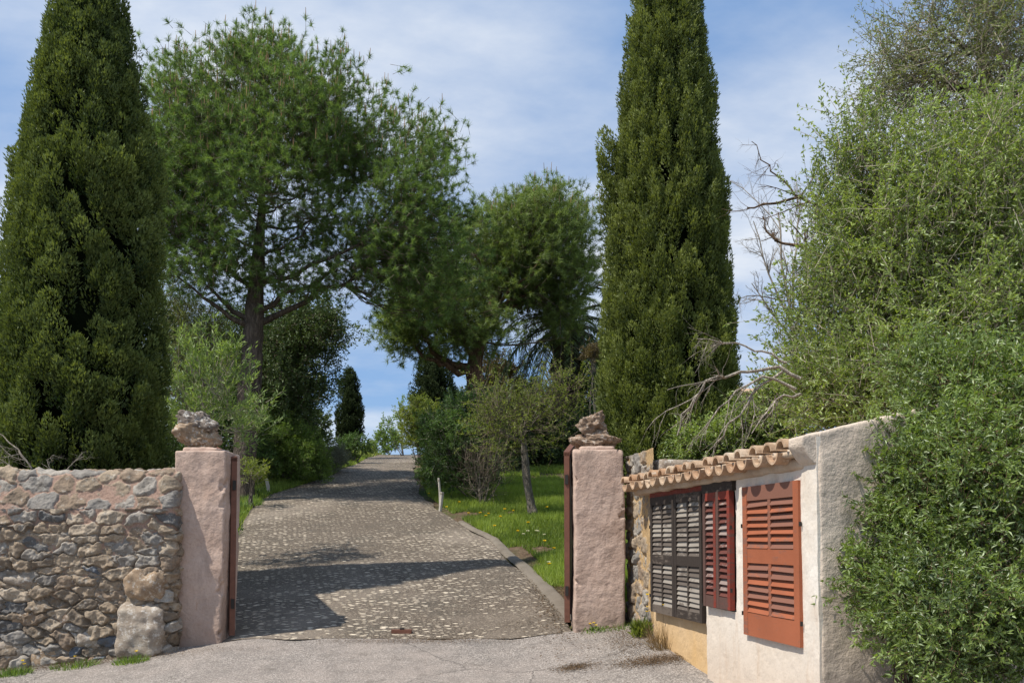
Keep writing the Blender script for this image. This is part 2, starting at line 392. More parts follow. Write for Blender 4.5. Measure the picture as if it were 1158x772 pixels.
M = dict(
    asphalt=asphalt(), cobble=cobble(), soil=soil(),
    pillar=plaster('pink weathered plaster', (.57, .435, .36), (.44, .315, .25), 3.5, 45, .9, (.20, .15, .125), .7, bd=.011),
    white=plaster('white limewash', (.74, .69, .62), (.64, .56, .47), 2.2, 60, .45, (.48, .34, .23), .8),
    ochre=plaster('ochre plaster', (.62, .47, .31), (.52, .36, .20), 2.0, 50, .6, (.60, .38, .16), .7),
    cast=plaster('grey roughcast', (.62, .53, .44), (.53, .44, .355), 1.8, 38, 1.0, (.24, .20, .165), .4, bd=.012),
    cream=plaster('cream mortar', (.55, .44, .33), (.42, .31, .22), 4, 50, .7, (.22, .15, .11), .6),
    concrete=plaster('concrete kerb', (.22, .19, .155), (.14, .12, .095), 3, 60, .7, (.09, .07, .055), .6),
    stone=stone_mat(), tile=tile_mat(),
    rock_a=rock_mat('lichen rock', (.26, .21, .17), (.09, .075, .065)), rock_b=rock_mat('tan rock', (.42, .31, .21), (.19, .13, .085), amt=.5),
    rock_c=rock_mat('pale limestone', (.44, .38, .31), (.22, .17, .13), (.60, .57, .52), .7),
    rock_d=rock_mat('brown rock', (.33, .235, .165), (.13, .09, .065), (.58, .52, .45), .55),
    rust=plain_mat('brown painted steel', (.15, .065, .042), .55, .3, 25, .25), 
    red=paint_mat('red brown paint', (.32, .10, .047), (.21, .095, .065), .65, .65),
    darkw=paint_mat('black brown paint', (.038, .029, .024), (.13, .105, .085), .5, .65),
    slatw=paint_mat('weathered slats', (.27, .24, .205), (.11, .09, .075), .75, .8),
    oldred=paint_mat('old dark red paint', (.20, .035, .022), (.10, .055, .045), .55, .6),
    slato=paint_mat('flaking slats', (.27, .21, .185), (.12, .04, .03), 1.0, .8),
    black=plain_mat('iron', (.025, .022, .02), .6, .3, 30, .2), dark=plain_mat('painted recess shade', (.02, .017, .015), .9, .3),
    pinebark=bark_mat('pine bark', (.035, .027, .022), (.16, .125, .10), 9),
    redbark=bark_mat('reddish pine bark', (.07, .045, .03), (.25, .15, .10), 9),
    greybark=bark_mat('grey bark', (.09, .075, .06), (.30, .26, .21), 14),
    darkbark=bark_mat('dark bark', (.03, .024, .018), (.12, .095, .07), 12),
    deadwood=bark_mat('dead wood', (.26, .225, .18), (.62, .55, .46), 20),
    brownwood=bark_mat('brown dead wood', (.08, .055, .035), (.30, .20, .13), 20),
    twig=plain_mat('twigs', (.14, .11, .08), .9, .4, 15), twigl=plain_mat('pale twigs', (.30, .26, .20), .9, .35, 15),
    cyp1=leaf_mat('cypress foliage', (.016, .032, .008), (.135, .165, .042), .24, .05),
    cyp2=leaf_mat('olive cypress foliage', (.024, .040, .010), (.165, .19, .048), .26, .05),
    cypd=leaf_mat('dark cypress foliage', (.010, .018, .008), (.045, .06, .022), .12, .03),
    core=plain_mat('painted inner shade', (.006, .009, .004), 1, .5, 9, .8, spec=0),  # near-black colour paints the shade inside cypress crowns
    pine=leaf_mat('pine needles', (.028, .056, .017), (.15, .22, .062), .32, .06, .8),
    pine2=leaf_mat('olive pine needles', (.032, .056, .017), (.17, .225, .065), .33, .06, .8),
    shoot=plain_mat('pine shoots', (.30, .19, .10), .9, .3),
    oak=leaf_mat('evergreen oak leaves', (.015, .032, .009), (.09, .13, .038), .2, .10),
    olive=leaf_mat('olive leaves', (.05, .075, .025), (.21, .235, .09), .35, .08),
    wild=leaf_mat('wild olive leaves', (.045, .075, .014), (.23, .29, .07), .4, .12),
    mastic=leaf_mat('mastic leaves', (.014, .034, .008), (.18, .245, .05), .4, .16, 3.5),  # finer tone noise paints sunlit and shaded patches into the leaf colour
    oleander=leaf_mat('oleander leaves', (.05, .09, .025), (.22, .29, .09), .35, .10),
    bush=leaf_mat('bush leaves', (.03, .065, .012), (.17, .245, .05), .35, .08),
    bushd=leaf_mat('dark bush leaves', (.02, .045, .012), (.10, .165, .04), .3, .08),
    lime=leaf_mat('lime leaves', (.06, .085, .016), (.20, .235, .05), .45, .06),
    grey=leaf_mat('silver leaves', (.09, .10, .075), (.22, .23, .18), .2, .05),
    brown=leaf_mat('brown leaves', (.04, .032, .018), (.11, .085, .045), .3, .04),
    palm=leaf_mat('palm leaflets', (.025, .045, .018), (.11, .15, .055), .25, .10),
    grass=leaf_mat('grass blades', (.07, .11, .018), (.23, .29, .06), .4, .04),
    straw=leaf_mat('dry weed', (.10, .065, .04), (.24, .175, .10), .3, .03),
    yellow=plain_mat('yellow petals', (.85, .62, .02), .7, .1), cream_f=plain_mat('cream petals', (.75, .74, .5), .7, .1),
    stake=plain_mat('pale painted wood', (.46, .42, .36), .8, .3, 30), house=plain_mat('pale house wall', (.60, .46, .37), .9, .1),
    glass=plain_mat('window glass', (.03, .04, .05), .15, .1), litter=leaf_mat('litter', (.04, .025, .014), (.14, .09, .05), .1, .02),
)

# ------------------------------------------------------------------ world and sun
w = bpy.data.worlds.new("World"); scene.world = w; w.use_nodes = True
SUN = np.array([-.50, -.24, .83]); SUN = SUN / np.linalg.norm(SUN)
n = NT(w.node_tree); w.node_tree.nodes.clear()
wo = n.n('ShaderNodeOutputWorld'); bg = n.n('ShaderNodeBackground'); n.l(bg.outputs[0], wo.inputs[0])
sky = n.n('ShaderNodeTexSky'); sky.sky_type = 'NISHITA'; sky.sun_disc = False
sky.sun_elevation = math.asin(SUN[2]); sky.sun_rotation = math.atan2(SUN[0], SUN[1]); sky.air_density = 1.0; sky.dust_density = .6; sky.ozone_density = 1.6
tc = n.n('ShaderNodeTexCoord'); sp = n.n('ShaderNodeSeparateXYZ'); n.l(tc.outputs['Generated'], sp.inputs[0])
zz = n.math('ADD', n.math('MAXIMUM', sp.outputs[2], 0), .22)
cb = n.n('ShaderNodeCombineXYZ'); n.l(n.math('DIVIDE', sp.outputs[0], zz), cb.inputs[0]); n.l(n.math('DIVIDE', sp.outputs[1], zz), cb.inputs[1])
mp = n.n('ShaderNodeMapping'); mp.inputs['Location'].default_value = (2.45, 1.1, 0); mp.inputs['Scale'].default_value = (.8, 1.25, 1); mp.inputs['Rotation'].default_value = (0, 0, R(-28)); n.l(cb.outputs[0], mp.inputs['Vector'])
cn = n.noise(mp.outputs[0], 1.25, 9, .56); cn2 = n.noise(mp.outputs[0], .55, 3, .5)
cf = n.math('ADD', n.math('MULTIPLY', cn, .6), n.math('MULTIPLY', cn2, .55))
cloud = n.ramp(cf, [(.50, .0), (.585, .42), (.69, .96)])
CL = n.mix(n.ramp(cn, [(.35, 0), (.7, 1)]), (3.9, 4.6, 5.8), (7.0, 7.2, 7.4))
skyc = n.mix(.65, sky.outputs[0], (1.7, 3.1, 5.7))
n.l(n.mix(cloud, skyc, CL), bg.inputs[0]); bg.inputs[1].default_value = .14
sl = bpy.data.lights.new('sun', 'SUN'); sl.energy = 5.5; sl.angle = R(.8); sl.color = (1, .94, .84)
so = bpy.data.objects.new('sun', sl); COL.objects.link(so); so.location = tuple(SUN * 50)
so.rotation_euler = Vector(tuple(SUN)).to_track_quat('Z', 'Y').to_euler()
scene.view_settings.view_transform = 'Standard'; scene.view_settings.look = 'None'; scene.view_settings.exposure = 0

# ------------------------------------------------------------------ ground sheets
def sheet(name, xs, ys, lift, mat, kind='structure', zf=None):
    X, Y = np.meshgrid(xs, ys, indexing='ij'); Z = h(X, Y) + lift
    if zf is not None: Z = Z + zf(X, Y)
    mb = MB(); mb.grid(np.stack([X, Y, Z], -1)); return tag(mb.build(name, mat, smooth=True), kind=kind)
xs = np.concatenate([np.linspace(-400, -14, 14), np.arange(-13, 13.01, .25), np.linspace(14, 400, 14)])
ys = np.concatenate([np.linspace(-40, -1, 8), np.arange(0, 62, .25), np.linspace(63, 800, 26)])
def sink(X, Y):
    road = ((Y < 8.35) & (X > -8)) | ((X > ledge(Y) - .3) & (X < redge(Y) + .1) & (Y < 60))
    return np.where(road, -.05, 0) + .02 * fbm(np.stack([X, Y, X * 0], -1), 2, 3, 4) * ~road
sheet('ground', xs, ys, 0, M['soil'], zf=sink)
def rn(X, Y): return .006 * fbm(np.stack([X, Y, X * 0], -1), 1.5, 3, 9)
tag(sheet('street', np.arange(-8, 6.01, .08), np.arange(-6, 8.3, .08), .0, M['asphalt'], zf=rn))
# driveway follows its two edges
sv = np.linspace(0, 1, 60); yy = np.concatenate([np.arange(8.2, 20, .07), np.arange(20, 60, .25)])
S_, Yg = np.meshgrid(sv, yy, indexing='ij')
wig = .05 * vnoise(np.stack([Yg, S_ * 0, S_ * 0], -1), 1.6, 2)
X = ledge(Yg) - .1 + (redge(Yg) - ledge(Yg) + .1) * S_ + wig * (S_ > .5) + wig * .8 * (S_ < .5)
Z = h(X, Yg) + .008 - .02 * sstep(.4, .0, np.minimum(S_, 1 - S_) * 8) + rn(X, Yg) * 1.6
mb = MB(); mb.grid(np.stack([X, Yg + np.where(Yg < 8.3, .06 * vnoise(np.stack([X, Yg * 0, X * 0], -1), 3, 8), 0), Z], -1)); tag(mb.build('driveway', M['cobble'], smooth=True), kind='structure')
# concrete strip between driveway and lawn
yy = np.arange(8.55, 15.5, .06); sv = np.linspace(0, 1, 8); S_, Yg = np.meshgrid(sv, yy, indexing='ij')
X = redge(Yg) - .02 + S_ * (.24 - .016 * (Yg - 8.5)) + .02 * vnoise(np.stack([Yg, S_ * 0, S_ * 0 + 5], -1), 2.3, 2)
Z = h(X, Yg) + .030 - .085 * sstep(.8, 1, S_) - .03 * sstep(.2, 0, S_) + .008 * fbm(np.stack([X, Yg, X * 0], -1), 6, 3, 4)
mb = MB(); mb.grid(np.stack([X, Yg, Z], -1)); tag(mb.build('kerb_strip', M['concrete'], smooth=True), kind='structure')

# ------------------------------------------------------------------ left rubble wall
def vor2(U, V, cw, ch, seed):
    """anisotropic jittered voronoi: returns F1, F2, cell id hash"""
    u = U / cw; v = V / ch; row = np.floor(v)
    F1 = np.full(u.shape, 9.); F2 = np.full(u.shape, 9.); ID = np.zeros(u.shape); DU = np.zeros(u.shape); DV = np.zeros(u.shape)
    for dj in (-2, -1, 0, 1, 2):
        j = (row + dj).astype(np.int64); off = _hash(j, j * 0, j * 0, seed + 5)
        for di in (-2, -1, 0, 1, 2):
            i = (np.floor(u + off) + di).astype(np.int64)
            cx = i - off + .5 + (_hash(i, j, j * 0, seed) - .5) * .85; cy = j + .5 + (_hash(i, j, j * 0 + 1, seed) - .5) * .75
            sz = .85 + .4 * _hash(i, j, j * 0 + 3, seed)
            du = (u - cx) / sz; dv = (v - cy) / sz
            d = (np.abs(du) ** 2.6 + np.abs(dv) ** 2.6) ** (1 / 2.6)
            new = d < F1
            F2 = np.where(new, F1, np.minimum(F2, d)); F1 = np.where(new, d, F1)
            ID = np.where(new, _hash(i, j, j * 0 + 2, seed), ID); DU = np.where(new, du, DU); DV = np.where(new, dv, DV)
    return F1, F2, ID, DU, DV
def stone_field(U, V, cw, ch, seed, level, amp):
    P = np.stack([U, V, U * 0], -1)
    Uw = U + .035 * fbm(P, 7, 3, seed) + .02 * vnoise(P, 22, seed + 9); Vw = V + .035 * fbm(P, 7, 3, seed + 50) + .015 * vnoise(P, 22, seed + 19)
    F1, F2, ID, DU, DV = vor2(Uw, Vw, cw, ch, seed)
    e = F2 - F1
    ha = (ID * 7.13) % 1; hb = (ID * 13.7) % 1; hc = (ID * 29.3) % 1
    prof_ = sstep(.02, .20, e) ** .55
    st = amp * (.55 + .7 * ha) * prof_ + amp * .5 * ((hb - .5) * DU + (hc - .5) * DV) * prof_ + amp * .45 * fbm(P, 18, 4, seed + 3) - amp * .5 * np.abs(vnoise(P + ID[..., None] * 3, 9, seed + 13)) + .004 * fbm(P, 70, 2, seed + 7)
    lv = level + .004 * fbm(P, 40, 3, 77) + amp * .25 * fbm(P, 5, 3, 78)
    mort = sstep(-.0015, .003, lv - st)
    return np.maximum(st, lv), ID, mort
wall_y = 8.0; wx1 = -3.07; wx0 = -6.4
wl = thing('rubble_stone_wall', 'low rubble stone wall with pink mortar and rounded coping, left of the gateway', 'wall', (-4.7, 8.2, hz(-4.7, 8.0)))
res = .0075
us = np.arange(0, wx1 - wx0 + .22, res); vs = np.arange(0, 1.9, res)
U, V = np.meshgrid(us, vs, indexing='ij')
body_h = 1.62   # world z where the coping starts is body_z0 + body_h
z0 = .25
lvl = .000 + .021 * sstep(.75, 1.35, V + .15 * fbm(np.stack([U, V, U * 0], -1), 1.5, 3, 5)) - .02 * (1 - sstep(.3, .8, V))
D, ID, MO = stone_field(U, V, .215, .10, 11, lvl - .004, .056)
Ds, IDs, MOs = stone_field(U + 3, V, .085, .055, 91, lvl - .012, .030)
sel_ = (MO > .5) & (MOs < .5) & (V < 1.45); D = np.where(sel_, np.maximum(D, Ds), D); ID = np.where(sel_, IDs, ID); MO = np.where(sel_, 0, MO)
UL = wx1 - wx0; cr = .05
def wrap(U, D, Z, yb, lean=0):
    t = np.clip((U - (UL - cr)) / (cr * 1.57), 0, 1) * np.pi / 2
    x = np.where(U < UL - cr, wx0 + U, wx1 - cr + cr * np.sin(t)); y = np.where(U < UL - cr, 0, cr * (1 - np.cos(t))) + np.maximum(U - (UL - cr + cr * 1.57), 0)
    nx = np.sin(t); ny = -np.cos(t)
    return np.stack([x + nx * D, yb + y + ny * D, Z], -1)
Zb = z0 + V
Vt = wrap(U, D, Zb, wall_y)
keep = V <= body_h + .03
mb = MB()
gi = Vt[:, :int((body_h + .02) / res)]
def vgrid(name, G, tint, mort, mat, parent, flip=False):
    nn, m = G.shape[:2]; i = np.arange(nn - 1)[:, None] * m + np.arange(m - 1)[None, :]
    Q = np.stack([i, i + m, i + m + 1, i + 1], -1).reshape(-1, 4)
    if flip: Q = Q[:, ::-1]
    return new_mesh(name, G.reshape(-1, 3), Q, mats=mat, attrs={'tint': ('POINT', tint.ravel()), 'mort': ('POINT', mort.ravel())}, smooth=True, parent=parent)
kk = gi.shape[1]
vgrid('stonework', gi, ID[:, :kk], MO[:, :kk], M['stone'], wl)
# coping: leans back
vs2 = np.arange(0, .92, res); U2, V2 = np.meshgrid(us, vs2, indexing='ij')
D2, ID2, MO2 = stone_field(U2, V2, .25, .16, 31, .009, .030)
# profile: up .36 leaning back .12, round over, flat top .35, down behind
arc = vs2
py_ = np.interp(arc, [0, .36, .44, .80, .92], [.0, .10, .17, .52, .55]); pz_ = np.interp(arc, [0, .36, .44, .80, .92], [0, .34, .375, .375, .27])
nyv = np.interp(arc, [0, .34, .44, .8, .92], [-.95, -.93, 0, 0, .8]); nzv = np.interp(arc, [0, .34, .44, .8, .92], [.3, .36, 1, 1, .4])
t = np.clip((U2 - (UL - cr)) / (cr * 1.57), 0, 1)
x = np.where(U2 < UL - cr, wx0 + U2, wx1 - cr + cr * np.sin(t * np.pi / 2))
over = np.maximum(U2 - (UL - cr + cr * 1.57), 0)
x = x + np.sin(t * np.pi / 2) * D2
yb = wall_y + py_[None, :] + cr * (1 - np.cos(t * np.pi / 2)) + nyv[None, :] * D2 * (1 - t) + over
zb = z0 + body_h + pz_[None, :] + nzv[None, :] * D2 + .03 * vnoise(np.stack([U2, U2 * 0, U2 * 0], -1), 1.3, 3) * sstep(0, .3, V2) + .02 * fbm(np.stack([U2, U2 * 0, U2 * 0 + 3], -1), 9, 2, 3) * sstep(.2, .36, V2)
vgrid('coping', np.stack([x, np.minimum(yb, 8.75), zb], -1), .38 + .45 * ID2, MO2, M['rockcap'] if 'rockcap' in M else M['stone'], wl)
V_, Q_ = rough_box((wx0, wall_y + .12, .0), (wx1 - .03, 8.5, z0 + body_h + .33), .1, .03, .02, 3, 8)
new_mesh('wall_core', V_, Q_, mats=M['cream'], smooth=True, parent=wl)
def stone_block(name, c, s, rot, seed, mat, parent, amp=.16, sc=3, res=.02, bevf=.32):
    s = np.array(s) / 2; big = max(s)
    V_, Q_ = rough_box(-s, s, max(res, big / 22), min(s) * bevf * 2 * .5, 0, 1, seed)
    N = nrm(V_ / s)
    V_ = V_ + N * (big * amp * fbm(V_ / big, sc, 5, seed))[:, None]
    V_ = V_ + N * (-big * .10 * np.abs(vnoise(V_ / big, 2.2, seed + 3)))[:, None]
    m = np.array(Euler(rot).to_matrix()); V_ = V_ @ m.T + np.array(c)
    return new_mesh(name, V_, Q_, mats=mat, smooth=True, parent=parent)
c = at(161, 712, 8.0)
tag(stone_block('corner_stone', (c[0], 8.03, c[2]), (.43, .34, .50), (.05, .05, -.05), 5, M['rock_c'], wl, .17, 2.0, bevf=.5), 'large pale lichen covered block at the foot of the wall end')
c = at(166, 660, 8.0)
tag(stone_block('corner_stone', (c[0], 8.04, c[2]), (.42, .30, .30), (0, .1, 0), 9, M['rock_b'], wl, .2, 2.2, bevf=.8), 'lumpy tan boulder above the pale block')
for (px, py, sx, sz_, sd, mt) in ((50, 742, .34, .26, 21, 'rock_b'), (12, 735, .30, .28, 22, 'rock_c'), (100, 722, .30, .2, 23, 'rock_c'), (75, 700, .26, .18, 24, 'rock_d'), (30, 698, .34, .18, 25, 'rock_b'), (112, 752, .3, .16, 26, 'rock_d'), (70, 668, .28, .2, 27, 'rock_d'), (20, 655, .34, .17, 28, 'rock_c')):
    c = at(px, py, 8.0); stone_block('foot_stone', (c[0], 8.06, c[2]), (sx * .95, .2, sz_ * .95), (0, .15 * ((sd % 3) - 1), 0), sd, M[mt], wl, .2, 2.0, bevf=.95)

# ------------------------------------------------------------------ gate pillars
def pillar(name, label, x0, x1, y0, y1, zt, zb, seed):
    p = thing(name, label, 'gate pillar', ((x0 + x1) / 2, (y0 + y1) / 2, zb))
    V_, Q_ = rough_box((x0, y0, zb - .3), (x1, y1, zt), .012, .016, .014, 3.2, seed, oct=5)
    ce = np.minimum(np.minimum(abs(V_[:, 0] - x0), abs(V_[:, 0] - x1)), .06); cf_ = np.minimum(np.minimum(abs(V_[:, 1] - y0), abs(V_[:, 1] - y1)), .06)
    ch_ = np.clip(fbm(V_, 8, 4, seed + 21) - .12, 0, 1) * np.clip(1 - (ce + cf_) / .07, 0, 1) * .16
    V_[:, 0] -= ch_ * np.sign(V_[:, 0] - (x0 + x1) / 2); V_[:, 1] -= ch_ * np.sign(V_[:, 1] - (y0 + y1) / 2)
    V_[:, 0] += .02 * vnoise(V_, 1.2, seed); D_ = .007 * fbm(V_ @ np.array([[1, 0, .6], [0, 1, 0], [-.5, 0, .5]]), 9, 4, seed + 2); D_ = D_ + .0035 * fbm(V_, 30, 3, seed + 6); V_[:, 1] -= D_; V_[:, 0] += D_ * np.sign(V_[:, 0] - (x0 + x1) / 2)
    N = np.zeros_like(V_)
    new_mesh('shaft', V_, Q_, mats=M['pillar'], smooth=True, parent=p)
    V_, Q_ = rough_box((x0 + .06, y0 + .05, zt - .015), (x1 - .08, y1 - .05, zt + .035), .013, .022, .02, 12, seed + 3)
    new_mesh('mortar_bed', V_, Q_, mats=M['pillar'], smooth=True, parent=p)
    return p
ztL = at(220, 509, 8.12)[2]; ztR = at(680, 508, 8.2)[2]
pillar('gate_pillar', 'pink plastered gate pillar joined to the low rubble stone wall', -3.12, -2.655, 8.14, 8.59, ztL, .62, 3)
pillar('gate_pillar', 'pink plastered gate pillar next to the shuttered hut', 0.575, 1.04, 8.18, 8.62, ztR, .72, 14)

def rock(name, label, px, py, Y, size, rot, seed, mat, amp=.28, sc=1.8, group=None, squash=None):
    c = at(px, py, Y)
    n_ = 56; th = np.linspace(0, np.pi, n_); ph = np.linspace(0, 2 * np.pi, n_ * 2 + 1)[:-1]
    TH, PH = np.meshgrid(th, ph, indexing='ij'); S = np.stack([np.sin(TH) * np.cos(PH), np.sin(TH) * np.sin(PH), np.cos(TH)], -1)
    rf = np.random.default_rng(seed); pn_ = nrm(rf.normal(size=(16, 3))); pd_ = .72 + .42 * rf.random(16)
    dt_ = np.maximum(S @ pn_.T, 1e-3); P = S * np.minimum((pd_ / dt_).min(-1), 1.25)[..., None]
    r = 1 + amp * 1.0 * fbm(S, sc, 2, seed) - amp * .6 * np.abs(fbm(S, sc * 1.7, 3, seed + 4)) + .13 * fbm(S, sc * 5, 4, seed + 8)
    P = P * r[..., None] * np.array(size) / 2
    if squash: P = squash(P)
    m = np.array(Euler(rot).to_matrix()); P = P @ m.T + c
    m_ = len(ph); i = np.arange(n_ - 1)[:, None] * m_; j = np.arange(m_)[None, :]; k = (j + 1) % m_
    Q = np.stack([i + j, i + m_ + j, i + m_ + k, i + k], -1).reshape(-1, 4)
    o = new_mesh(name, P.reshape(-1, 3) - c, Q, mats=M[mat], smooth=True)
    o.location = tuple(c); return tag(o, label, 'rock', group)
rock('boulder', 'tan boulder lying on the pillar beside the rubble wall', 222, 494, 8.33, (.37, .27, .25), (0, .12, .2), 4, 'rock_b', .26)
rock('lichen_rock', 'grey lichen speckled rock perched on the tan boulder', 223, 478, 8.33, (.30, .22, .19), (.2, .42, .3), 9, 'rock_a', .35)
rock('flat_rock', 'wedge shaped pale rock lying on the pillar beside the hut', 676, 499, 8.4, (.43, .30, .19), (0, .06, .1), 17, 'rock_d', .34)
rock('knobbly_rock', 'knobbly upright rock perched on the wedge shaped pale rock', 669, 481, 8.4, (.26, .21, .24), (0, -.5, .4), 23, 'rock_d', .42)

# ------------------------------------------------------------------ gate leaves (open, seen edge-on)
def gate(label, hx, hy, ex, ey, zb, zh, ze, s):
    g = thing('gate_leaf', label, 'gate', (hx, hy, zb))
    d = nrm(np.array([ex - hx, ey - hy])); nv = np.array([-d[1], d[0]]) * .5
    Lg = math.hypot(ex - hx, ey - hy)
    def Mf(th):
        def f(V):
            o = np.zeros_like(V); o[:, 0] = hx + d[0] * V[:, 0] + nv[0] * V[:, 1]; o[:, 1] = hy + d[1] * V[:, 0] + nv[1] * V[:, 1]; o[:, 2] = V[:, 2]; return o
        return f
    f = Mf(0)
    b = MB(); nseg = 10
    for k in range(nseg):   # sheet panel with a rising top
        a0 = k / nseg; a1 = (k + 1) / nseg; t0 = zh + (ze - zh) * a0; t1 = zh + (ze - zh) * a1
        V = np.array([[a0 * Lg, -.008, zb + .05], [a0 * Lg, .008, zb + .05], [a0 * Lg, -.008, t0 - .03], [a0 * Lg, .008, t0 - .03], [a1 * Lg, -.008, zb + .05], [a1 * Lg, .008, zb + .05], [a1 * Lg, -.008, t1 - .03], [a1 * Lg, .008, t1 - .03]])
        b.add(f(V), [[0, 1, 3, 2], [4, 6, 7, 5], [0, 4, 5, 1], [2, 3, 7, 6], [0, 2, 6, 4], [1, 5, 7, 3]])
    b.build('sheet_panel', M['rust'], g)
    b = MB(); b.box((-.02, -.05, zb), (.03, .05, zh), M=f); b.build('hinge_stile', M['rust'], g)
    b = MB(); b.box((Lg - .03, -.05, zb), (Lg + .01, .05, ze), M=f); b.build('meeting_stile', M['rust'], g)
    b = MB()
    V = np.array([[-.02, -.055, zh - .03], [-.02, .055, zh - .03], [-.02, -.055, zh + .012], [-.02, .055, zh + .012], [Lg + .012, -.055, ze - .03], [Lg + .012, .055, ze - .03], [Lg + .012, -.055, ze + .012], [Lg + .012, .055, ze + .012]])
    b.add(f(V), [[0, 1, 3, 2], [4, 6, 7, 5], [0, 4, 5, 1], [2, 3, 7, 6], [0, 2, 6, 4], [1, 5, 7, 3]]); b.build('top_rail', M['rust'], g)
    for zz_ in (zb + .25, zh - .3):
        b = MB(); b.box((-.035, -.03, zz_), (-.021, .03, zz_ + .09), M=f); b.build('hinge', M['black'], g)
a = at(262, 718, 8.3); b_ = at(262, 518, 8.3); e_ = at(240, 501, 9.9)
gate('brown steel gate leaf folded open behind the pillar beside the rubble wall', a[0], 8.3, e_[0] - .06, 9.9, a[2], b_[2], e_[2], -1)
a = at(641.5, 703, 8.4); b_ = at(641.5, 512, 8.4); e_ = at(650, 492, 9.9)
gate('brown steel gate leaf folded open behind the pillar beside the hut', a[0], 8.4, e_[0] + .06, 9.9, a[2], b_[2], e_[2], 1)
b = MB(); c = at(455, 715, 8.35); zc = hz(c[0], 8.42)
gs = thing('gate_stop', 'small rusty gate stop set in the paving midway between the pillars', 'gate stop', (c[0], 8.42, zc))
b.box((c[0] - .11, 8.38, zc + .0), (c[0] + .08, 8.45, zc + .035)); b.build('base_plate', M['rust'], gs)
b = MB(); b.box((c[0] - .03, 8.40, zc + .0355), (c[0] + .01, 8.43, zc + .05)); b.build('catch', M['black'], gs)

# ------------------------------------------------------------------ hut with shutters
E = nrm(np.array([.18, -1.0])); HA = math.atan2(E[1], E[0]); HZ = .45
hut = thing('utility_hut', 'low plastered hut with tiled eave and three old shutters beside the street', 'hut', (1.06, 8.3, HZ), rz=HA)
def hb(b, name, mat, parent=hut, smooth=False):   # build in hut coordinates, heights given in world z
    for i, v in enumerate(b.V): b.V[i] = v - np.array([0, 0, HZ])
    return b.build(name, mat, parent, local=True, smooth=smooth)
def hbox(name, a, c, mat, res=.025, bev=.015, amp=.006, sc=5, seed=1, parent=hut, warp=None):
    V_, Q_ = rough_box(a, c, res, bev, amp, sc, seed, warp)
    V_[:, 2] -= HZ
    return new_mesh(name, V_, Q_, mats=mat, smooth=True, parent=parent, local=True)
TC = 3.565
# wall pieces around the three openings (y grows into the hut)
WT = 2.06
def front(name, mat, t0, t1, y, hole, seed):
    ht0, ht1, hz0, hz1 = hole
    for (a0, a1, b0, b1) in ((t0, t1, .0, hz0), (t0, t1, hz1, WT)):
        if b1 > b0: pass
    cuts_t = [t0, ht0, ht1, t1]; cuts_z = [.0, hz0, hz1, WT + .1]
    def lin(c): 
        o = [c[0]]
        for p, q in zip(c[:-1], c[1:]):
            k = max(1, int(round((q - p) / .025))); o += list(np.linspace(p, q, k + 1)[1:])
        return np.array(o)
    T = lin(cuts_t); Zc = lin(cuts_z); TT, ZZ = np.meshgrid(T, Zc, indexing='ij')
    P = np.stack([TT, TT * 0, ZZ], -1)
    edge = (np.minimum(np.abs(TT - t0), np.abs(TT - t1)) < 1e-6)
    yy_ = y - .009 * fbm(P, 3, 5, seed) - .003 * fbm(P, 20, 3, seed)
    if t1 > TC - .1: yy_ = yy_ - .013 * sstep(t1 - .3, t1 - .1, TT)
    G = np.stack([TT, yy_, ZZ], -1)
    nn, m = TT.shape; i = np.arange(nn - 1)[:, None] * m + np.arange(m - 1)[None, :]
    Q = np.stack([i, i + m, i + m + 1, i + 1], -1)
    cx = (T[:-1] + T[1:]) / 2; cz = (Zc[:-1] + Zc[1:]) / 2
    inside = ((cx > ht0) & (cx < ht1))[:, None] & ((cz > hz0) & (cz < hz1))[None, :]
    Vv = G.reshape(-1, 3); b = MB(); b.add(Vv, Q[~inside].reshape(-1, 4))
    # reveals and outer returns
    def strip(idx, dy):
        A = Vv[idx]; B = A.copy(); B[:, 1] = y + dy; k = len(idx)
        b.add(np.vstack([A, B]), [[q, q + 1, q + 1 + k, q + k] for q in range(k - 1)])
    I = np.arange(nn * m).reshape(nn, m)
    ia = [int(np.argmin(abs(T - v))) for v in (ht0, ht1)]; iz = [int(np.argmin(abs(Zc - v))) for v in (hz0, hz1)]
    strip(I[ia[0]:ia[1] + 1, iz[0]], .09); strip(I[ia[0]:ia[1] + 1, iz[1]], .09); strip(I[ia[0], iz[0]:iz[1] + 1], .09); strip(I[ia[1], iz[0]:iz[1] + 1], .09)
    strip(I[0, :], .1); strip(I[-1, :], .1 if t1 < TC - .1 else .012)
    hb(b, name, mat, smooth=False)
HD = (.76, 1.90, .99, 1.97); HN = (1.955, 2.44, 1.12, 1.965); HR = (2.67, 3.38, 1.01, 1.93)
front('front_wall', M['ochre'], .70, 1.925, .035, HD, 3)
front('front_wall', M['white'], 1.925, 2.52, .0, HN, 4)
front('front_wall', M['white'], 2.52, TC + .004, -.028, HR, 5)
b = MB(); b.box((.70, .125, .9), (3.5, .135, 2.05)); hb(b, 'shade_backing', M['dark'])  # added dark sheet, paints the shade seen between the slats
